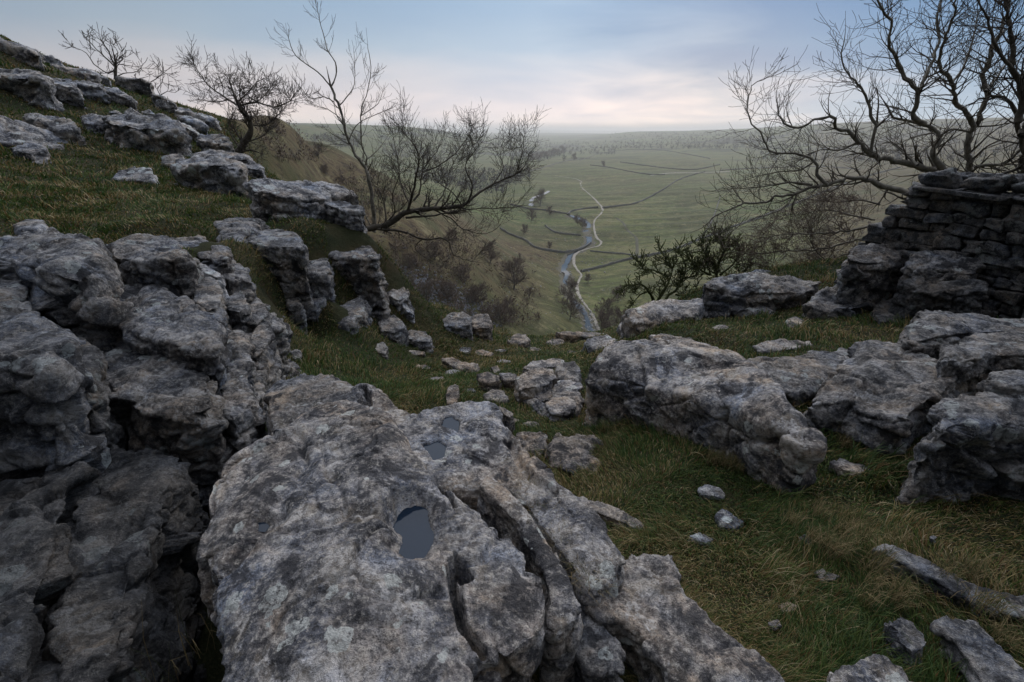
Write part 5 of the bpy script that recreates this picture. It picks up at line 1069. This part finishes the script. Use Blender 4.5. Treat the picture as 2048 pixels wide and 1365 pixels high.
# ------------------------------------------------------------------ grass
def blades(name, label, n, rr, az, lmin, lmax, wk, keep, mat, tone, seed, lean=.6, jitter=.5, flow=.6, big=1.0, nseg=3, on_rock=False):
    R = np.random.RandomState(seed)
    ph = R.uniform(az[0], az[1], n); r = np.exp(R.uniform(math.log(rr[0]), math.log(rr[1]), n)); x = np.sin(ph) * r; y = np.cos(ph) * r
    k = keep(x, y, r, R); x, y, r = x[k], y[k], r[k]
    if not on_rock:
        ok = np.ones(len(x), bool)
        for (poly, zt, _) in ROCKS:
            lo, hi = poly.min(0), poly.max(0); i = np.nonzero(ok & (x > lo[0]) & (x < hi[0]) & (y > lo[1]) & (y < hi[1]))[0]
            if len(i):
                c = poly.mean(0); sh = c + (poly - c) * .93; ins = in_poly(x[i], y[i], sh); ok[i[ins]] = False
        x, y, r = x[ok], y[ok], r[ok]
    m = len(x); z = near_z(x, y) - .008; P2 = xyz(x, y)
    cl = fbm(P2 * 1.7 + 40, 3); cl2 = gnoise(P2 * 7 + 10); straw = fbm(P2 * 1.1 + 71, 3)
    L = R.uniform(lmin, lmax, m) * (1 + 1.0 * np.clip(cl, -.5, 1)) * (1 + .5 * cl2) * big * np.clip(r / 7, 1, 1.8)
    th = 6.28 * fbm(P2 * .8 + 5, 3) * 1.4 + .9 * gnoise(P2 * 5) + R.normal(0, jitter, m)
    # lie downhill
    e = .15; gx = (near_z(x + e, y, False) - near_z(x - e, y, False)) / (2 * e); gy = (near_z(x, y + e, False) - near_z(x, y - e, False)) / (2 * e)
    dx = np.cos(th) * flow - gx * .9; dy = np.sin(th) * flow - gy * .9; q = np.hypot(dx, dy) + 1e-6; dx, dy = dx / q, dy / q
    ln = np.clip(R.normal(lean, .28, m), .05, 1.15)
    w = np.maximum(wk, r * .00085) * R.uniform(.7, 1.5, m)
    sx, sy = -dy, dx; a = R.uniform(-1, 1, m); sx = sx * np.cos(a) + dx * np.sin(a); sy = sy * np.cos(a) + dy * np.sin(a)
    V = np.zeros((m, nseg * 2 + 1, 3)); C_ = np.zeros((m, nseg * 2 + 1, 4)); C_[..., 3] = 1
    g = np.array([[.028, .052, .012], [.060, .080, .018], [.17, .125, .052], [.27, .21, .12], [.11, .060, .024]]) * tone
    sw = np.clip(.38 + 1.5 * straw + .25 * R.normal(size=m), 0, 1); u = R.random_sample(m)
    col = np.where((u < sw * .62)[:, None], g[2], np.where((u < .62)[:, None], g[0], g[1])); col = np.where(((u < sw * .16))[:, None], g[3], col); col = np.where(((u > .93))[:, None], g[4], col)
    col = col * R.uniform(.65, 1.35, (m, 1))
    for s_ in range(nseg + 1):
        t = s_ / nseg; f = t ** 1.6 * ln; hz = t * np.sqrt(np.clip(1 - (f * .9) ** 2, .08, 1)); hx = f * t ** .3
        cx_, cy_, cz_ = x + dx * L * hx, y + dy * L * hx, z + L * hz
        if s_ < nseg:
            ww = w * (1 - .75 * t)
            V[:, 2 * s_] = np.stack([cx_ - sx * ww, cy_ - sy * ww, cz_], 1); V[:, 2 * s_ + 1] = np.stack([cx_ + sx * ww, cy_ + sy * ww, cz_], 1)
            C_[:, 2 * s_, :3] = col; C_[:, 2 * s_ + 1, :3] = col
        else: V[:, 2 * s_] = np.stack([cx_, cy_, cz_], 1); C_[:, 2 * s_, :3] = col * 1.1
    nv = nseg * 2 + 1; b = np.arange(m)[:, None] * nv; T_ = []
    for s_ in range(nseg - 1):
        T_ += [b + np.array([2 * s_, 2 * s_ + 1, 2 * s_ + 3]), b + np.array([2 * s_, 2 * s_ + 3, 2 * s_ + 2])]
    T_.append(b + np.array([2 * nseg - 2, 2 * nseg - 1, 2 * nseg]))
    me = mesh_np(name, V.reshape(-1, 3), np.vstack(T_), mat, False, C_.reshape(-1, 4)); tag(link(name, me), label, None, None, 'stuff'); print(name, m)
Ng = NT('grass_blades'); at = Ng.new('ShaderNodeVertexColor'); at.layer_name = 'tint'; Ng.put(Ng.b.inputs['Base Color'], at.outputs[0]); Ng.b.inputs['Roughness'].default_value = .7; Ng.b.inputs['Specular IOR Level'].default_value = .2
tr = Ng.new('ShaderNodeBsdfTranslucent'); Ng.put(tr.inputs[0], at.outputs[0]); ms = Ng.new('ShaderNodeMixShader'); ms.inputs[0].default_value = .25
Ng.put(ms.inputs[1], Ng.b.outputs[0]); Ng.put(ms.inputs[2], tr.outputs[0]); Ng.put(Ng.o.inputs['Surface'], ms.outputs[0]); M_grass = Ng.m
def grike(x, y):    # bare dark joints between the left blocks
    return (x < -.25) & (y < 2.3) & (x > -3.4)
def keep_all(x, y, r, R): return (edge_sd(x, y) < 4) & ~grike(x, y)
A_ = (rad(-78), rad(86))
blades('grass', 'short matted winter grass covering the shelf between the rocks', 1080000, (.72, 42), A_, .022, .052, .0009, keep_all, M_grass, 1.35, 1, .7, .55)
def keep_tuft(x, y, r, R):
    n = fbm(xyz(x, y) * 2.2 + 88, 3); k = (n > np.where(x < -.8, .06, .14)) & (edge_sd(x, y) < .6) & ~grike(x, y)
    d = np.full(len(x), 9.)
    for (poly, zt, _) in ROCKS:
        lo, hi = poly.min(0) - .3, poly.max(0) + .3; i = np.nonzero((x > lo[0]) & (x < hi[0]) & (y > lo[1]) & (y < hi[1]))[0]
        if len(i): d[i] = np.minimum(d[i], dist_line(x[i], y[i], [tuple(p) for p in poly] + [tuple(poly[0])]))
    near_rock = (d < .10 + .03 * r) & (R.random_sample(len(x)) < .55) & (n > -.12)
    return (k | near_rock) & (edge_sd(x, y) < .6) & ~grike(x, y)
blades('dead_grass', 'long straw coloured tussock grass around the boulders', 250000, (.8, 34), A_, .05, .12, .0009, keep_tuft, M_grass, 1.15, 2, .8, .8, .7, 1.0, 4)
# grass rooted in the strip and crevices of the foreground slabs
def strip(name, label, line, n, w_, z, lmin, lmax, seed, tone=1.2):
    R = np.random.RandomState(seed); L = np.array([PZ(a, b, z) for a, b in line]); seg = smooth_line(L, .01); m = n
    i = R.randint(0, len(seg), m)
    if w_ > .05: nc = max(6, n // 110); ce = R.randint(0, len(seg), nc); of = R.normal(0, w_, (nc, 3)) * np.array([1, 1, 0]); k_ = R.randint(0, nc, m); seg = seg[ce] + of; i = k_; w_ = .022
    P = seg[i] + np.stack([R.normal(0, w_, m), R.normal(0, w_, m), R.normal(0, .006, m)], 1)
    V, Fc, Cc = [], [], []
    for p in P:
        l = R.uniform(lmin, lmax); a = R.uniform(0, 6.28) if R.rand() < .6 else R.normal(-.6, .9); d = np.array([math.cos(a), math.sin(a), 0]); s = np.array([-d[1], d[0], 0]) * .0009; ln = R.uniform(.2, .9)
        b = len(V); c = (np.array([.20, .15, .075]) if R.rand() < .6 else np.array([.05, .06, .018])) * tone * R.uniform(.6, 1.3)
        q1 = p + d * l * .3 * ln + np.array([0, 0, l * .5]); q2 = p + d * l * .85 * ln + np.array([0, 0, l * (1 - .45 * ln)])
        V += [p - s, p + s, q1 + s * .8, q1 - s * .8, q2]; Fc += [(b, b + 1, b + 2), (b, b + 2, b + 3), (b + 3, b + 2, b + 4)]; Cc += [(*c, 1)] * 5
    tag(link(name, mesh_np(name, V, np.array(Fc), M_grass, False, Cc)), label, None, None, 'stuff')
strip('crevice_grass', 'strip of tawny grass growing between the rib and the pitted slab', [(1040,985),(1075,1030),(1110,1080),(1145,1130),(1185,1190)], 2600, .018, -1.50, .05, .13, 3)
strip('crevice_grass', 'dry grass inside the dark slot left of the rib', [(1010,1030),(1045,1085),(1075,1150)], 700, .012, -1.62, .05, .12, 4, .8)
strip('crevice_grass', 'grass tuft at the foot of the mossy block on the bottom edge', [(1040,1300),(1100,1330),(1250,1340),(1330,1320),(1380,1380)], 2600, .07, -1.78, .06, .15, 5)
strip('crevice_grass', 'few long thin stems leaning out of the black cleft at lower left', [(330,1400),(370,1340),(400,1300)], 22, .03, -1.62, .25, .42, 6, 1.0)
strip('dead_grass', 'pale tall tussocks by the upper rib at lower right', [(1690,1090),(1740,1130),(1800,1170),(1870,1190),(1930,1220)], 2200, .12, -1.70, .05, .13, 7, 1.2)
strip('dead_grass', 'pale tussock on the lawn under the huge boulder tip', [(1690,1040),(1715,1075),(1700,1060)], 500, .03, -1.84, .06, .14, 8, 1.5)
strip('dead_grass', 'rusty tussocks at the left foot of the huge boulder', [(1200,925),(1222,890),(1250,858),(1290,868),(1330,880)], 3000, .06, -2.12, .06, .15, 9, 1.2)
strip('dead_grass', 'bleached grass swept under the right tip of the huge boulder', [(1440,930),(1500,945),(1560,950),(1610,965)], 2400, .06, -1.93, .06, .16, 10, 1.3)
strip('dead_grass', 'tussocks along the foot of the right hand boulders', [(1640,850),(1720,880),(1800,925),(1900,985),(2000,1040)], 3000, .07, -1.84, .05, .13, 11, 1.0)
# moss cushions in the cleft
def cushion(name, label, spots, c1, c2):
    V, Fc = [], []; R = np.random.RandomState(3)
    for (x, y, z, r_) in spots:
        nu, nv = 40, 14; b = len(V)
        for j in range(nv):
            for i in range(nu):
                a = i / nu * 6.2832; e = j / (nv - 1) * 1.5708; V.append((x + r_ * math.cos(a) * math.cos(e), y + r_ * math.sin(a) * math.cos(e), z + r_ * .45 * math.sin(e)))
        for j in range(nv - 1):
            for i in range(nu): Fc.append((b + j * nu + i, b + j * nu + (i + 1) % nu, b + (j + 1) * nu + (i + 1) % nu, b + (j + 1) * nu + i))
    V = np.array(V); V += (fbm(V * 24, 4)[:, None] * .06) * np.array([1, 1, .8])
    m = simple_mat(name, c1, c2, 60, .95, .012); tag(link(name, mesh_np(name, V, np.array(Fc), m)), label, None, None, 'stuff')
sp_ = []
for (a, b, s) in [(470,880,.12),(500,850,.11),(530,845,.09),(500,895,.10),(460,850,.08),(520,870,.08),(485,915,.07)]: q = PZ(a, b, -1.70); sp_.append((q[0], q[1], -1.74, s))
cushion('moss', 'bright green moss lining the cleft left of the smooth blue-grey slab', sp_, (.018, .030, .006), (.050, .075, .015))
print('grass', round(time.time() - T0, 1))
# ------------------------------------------------------------------ sky, sun, haze
SUN_AZ = math.radians(22); SUN_EL = math.radians(5)
w = bpy.data.worlds.new('World'); SC.world = w; w.use_nodes = True
nt = w.node_tree; nd = nt.nodes; bg = nd['Background']
class W(NT):
    def __init__(s): s.t = nt; s.n = nd
N = W()
geo = N.new('ShaderNodeTexCoord'); dirv = geo.outputs['Generated']
sk = N.new('ShaderNodeTexSky', sky_type='NISHITA'); sk.sun_disc = False; sk.sun_elevation = SUN_EL; sk.sun_rotation = SUN_AZ
sk.altitude = 300; sk.dust_density = 2.0
sp = N.new('ShaderNodeSeparateXYZ'); N.put(sp.inputs[0], dirv); z = sp.outputs[2]
# cloud sheet: flatten direction onto a plane overhead
dz = N.math('MAXIMUM', N.math('ADD', z, .10), .02)
px_ = N.math('DIVIDE', sp.outputs[0], dz); py_ = N.math('DIVIDE', sp.outputs[1], dz)
cb = N.new('ShaderNodeCombineXYZ'); N.put(cb.inputs[0], px_); N.put(cb.inputs[1], py_)
cl = N.noise(cb.outputs[0], .22, 5, .5, .6)
cl2 = N.noise(cb.outputs[0], .75, 6, .55, .5)
jz = N.math('ADD', z, N.math('MULTIPLY', N.math('SUBTRACT', cl, .5), .10))
jz = N.math('ADD', jz, N.math('MULTIPLY', N.math('SUBTRACT', cl2, .5), .04))
C = lambda r, g, b: tuple(((c / 255 + .055) / 1.055) ** 2.4 if c > 10 else c / 255 / 12.92 for c in (r, g, b))
col = N.ramp(jz, [(0.0, C(240, 226, 218)), (.04, C(230, 215, 211)), (.085, C(202, 197, 200)), (.14, C(160, 176, 192)), (.20, C(142, 165, 188)), (.30, C(122, 155, 186)), (.42, C(170, 190, 214)), (.60, tuple(2.4 * a for a in C(202, 208, 220))), (1.0, tuple(3.8 * a for a in C(200, 206, 220)))])
col = N.mix(N.ramp(cl, [(.42, 0.0), (.60, .45)]), col, C(134, 156, 184))
# the brighter break in the cloud low over the valley, and the dim sky behind the viewer
sd = (math.sin(SUN_AZ), math.cos(SUN_AZ), .02)
dp = N.new('ShaderNodeVectorMath', operation='DOT_PRODUCT'); N.put(dp.inputs[0], dirv); dp.inputs[1].default_value = sd
br = N.ramp(N.math('MULTIPLY_ADD', dp.outputs['Value'], .5, .5), [(0.0, .05), (.38, .20), (.5, .48), (.775, .72), (.90, .90), (1.0, 1.10)])
# sky tinted darker and bluer towards the upper right, carrying the corner vignette
dr = N.new('ShaderNodeVectorMath', operation='DOT_PRODUCT'); N.put(dr.inputs[0], dirv); dr.inputs[1].default_value = Vector((.72, .78, .30)).normalized()
db = N.ramp(N.math('ADD', dr.outputs['Value'], N.math('MULTIPLY', N.math('SUBTRACT', cl2, .5), .25)), [(.78, 0.0), (.96, .95)])
col = N.mix(db, col, N.mix(1.0, col, (.24, .46, .68), 'MULTIPLY'))
col = N.mix(1.0, col, br, 'MULTIPLY')
skc = N.new('ShaderNodeVectorMath', operation='SCALE'); N.put(skc.inputs[0], sk.outputs[0]); skc.inputs['Scale'].default_value = .06
fin = N.mix(.94, skc.outputs[0], col)
low = N.ramp(z, [(.0, 0.0), (.02, 1.0)])
N.put(bg.inputs[0], N.mix(low, C(120, 118, 116), fin)); bg.inputs[1].default_value = 1.0
sl = bpy.data.lights.new('sun', 'SUN'); sl.energy = 1.1; sl.angle = math.radians(20); sl.color = (1, .92, .84)
so = link('sun', sl); d = Vector((math.sin(SUN_AZ) * math.cos(rad(24)), math.cos(SUN_AZ) * math.cos(rad(24)), math.sin(rad(24))))
so.rotation_euler = d.to_track_quat('Z', 'Y').to_euler()
# haze box
bm = bmesh.new(); bmesh.ops.create_cube(bm, size=1)
zb, zt = -140, 112
for v_ in bm.verts: v_.co = Vector((v_.co.x * 34000, v_.co.y * 34000, (zb + zt) / 2 + v_.co.z * (zt - zb)))
me = bpy.data.meshes.new('haze'); bm.to_mesh(me); bm.free()
hm = bpy.data.materials.new('haze'); hm.use_nodes = True; hn = hm.node_tree.nodes; hn.remove(hn['Principled BSDF'])
pv = hn.new('ShaderNodeVolumePrincipled'); pv.inputs['Color'].default_value = (.99, .97, .95, 1); pv.inputs['Density'].default_value = HAZE; pv.inputs['Anisotropy'].default_value = .3
hm.node_tree.links.new(pv.outputs[0], hn['Material Output'].inputs['Volume']); me.materials.append(hm)
tag(link('haze', me), kind='stuff', label='thin pale haze hanging over the valley')
vs = SC.view_settings; vs.view_transform = 'Standard'; vs.look = 'None'; vs.exposure = EXPO; vs.gamma = 1
SC.cycles.use_denoising = True; SC.cycles.max_bounces = 6; SC.cycles.diffuse_bounces = 3; SC.cycles.glossy_bounces = 2; SC.cycles.volume_bounces = 2
SC.cycles.transparent_max_bounces = 8
print('total script', round(time.time() - T0, 1), 'verts', sum(len(o.data.vertices) for o in SC.objects if o.type == 'MESH'))
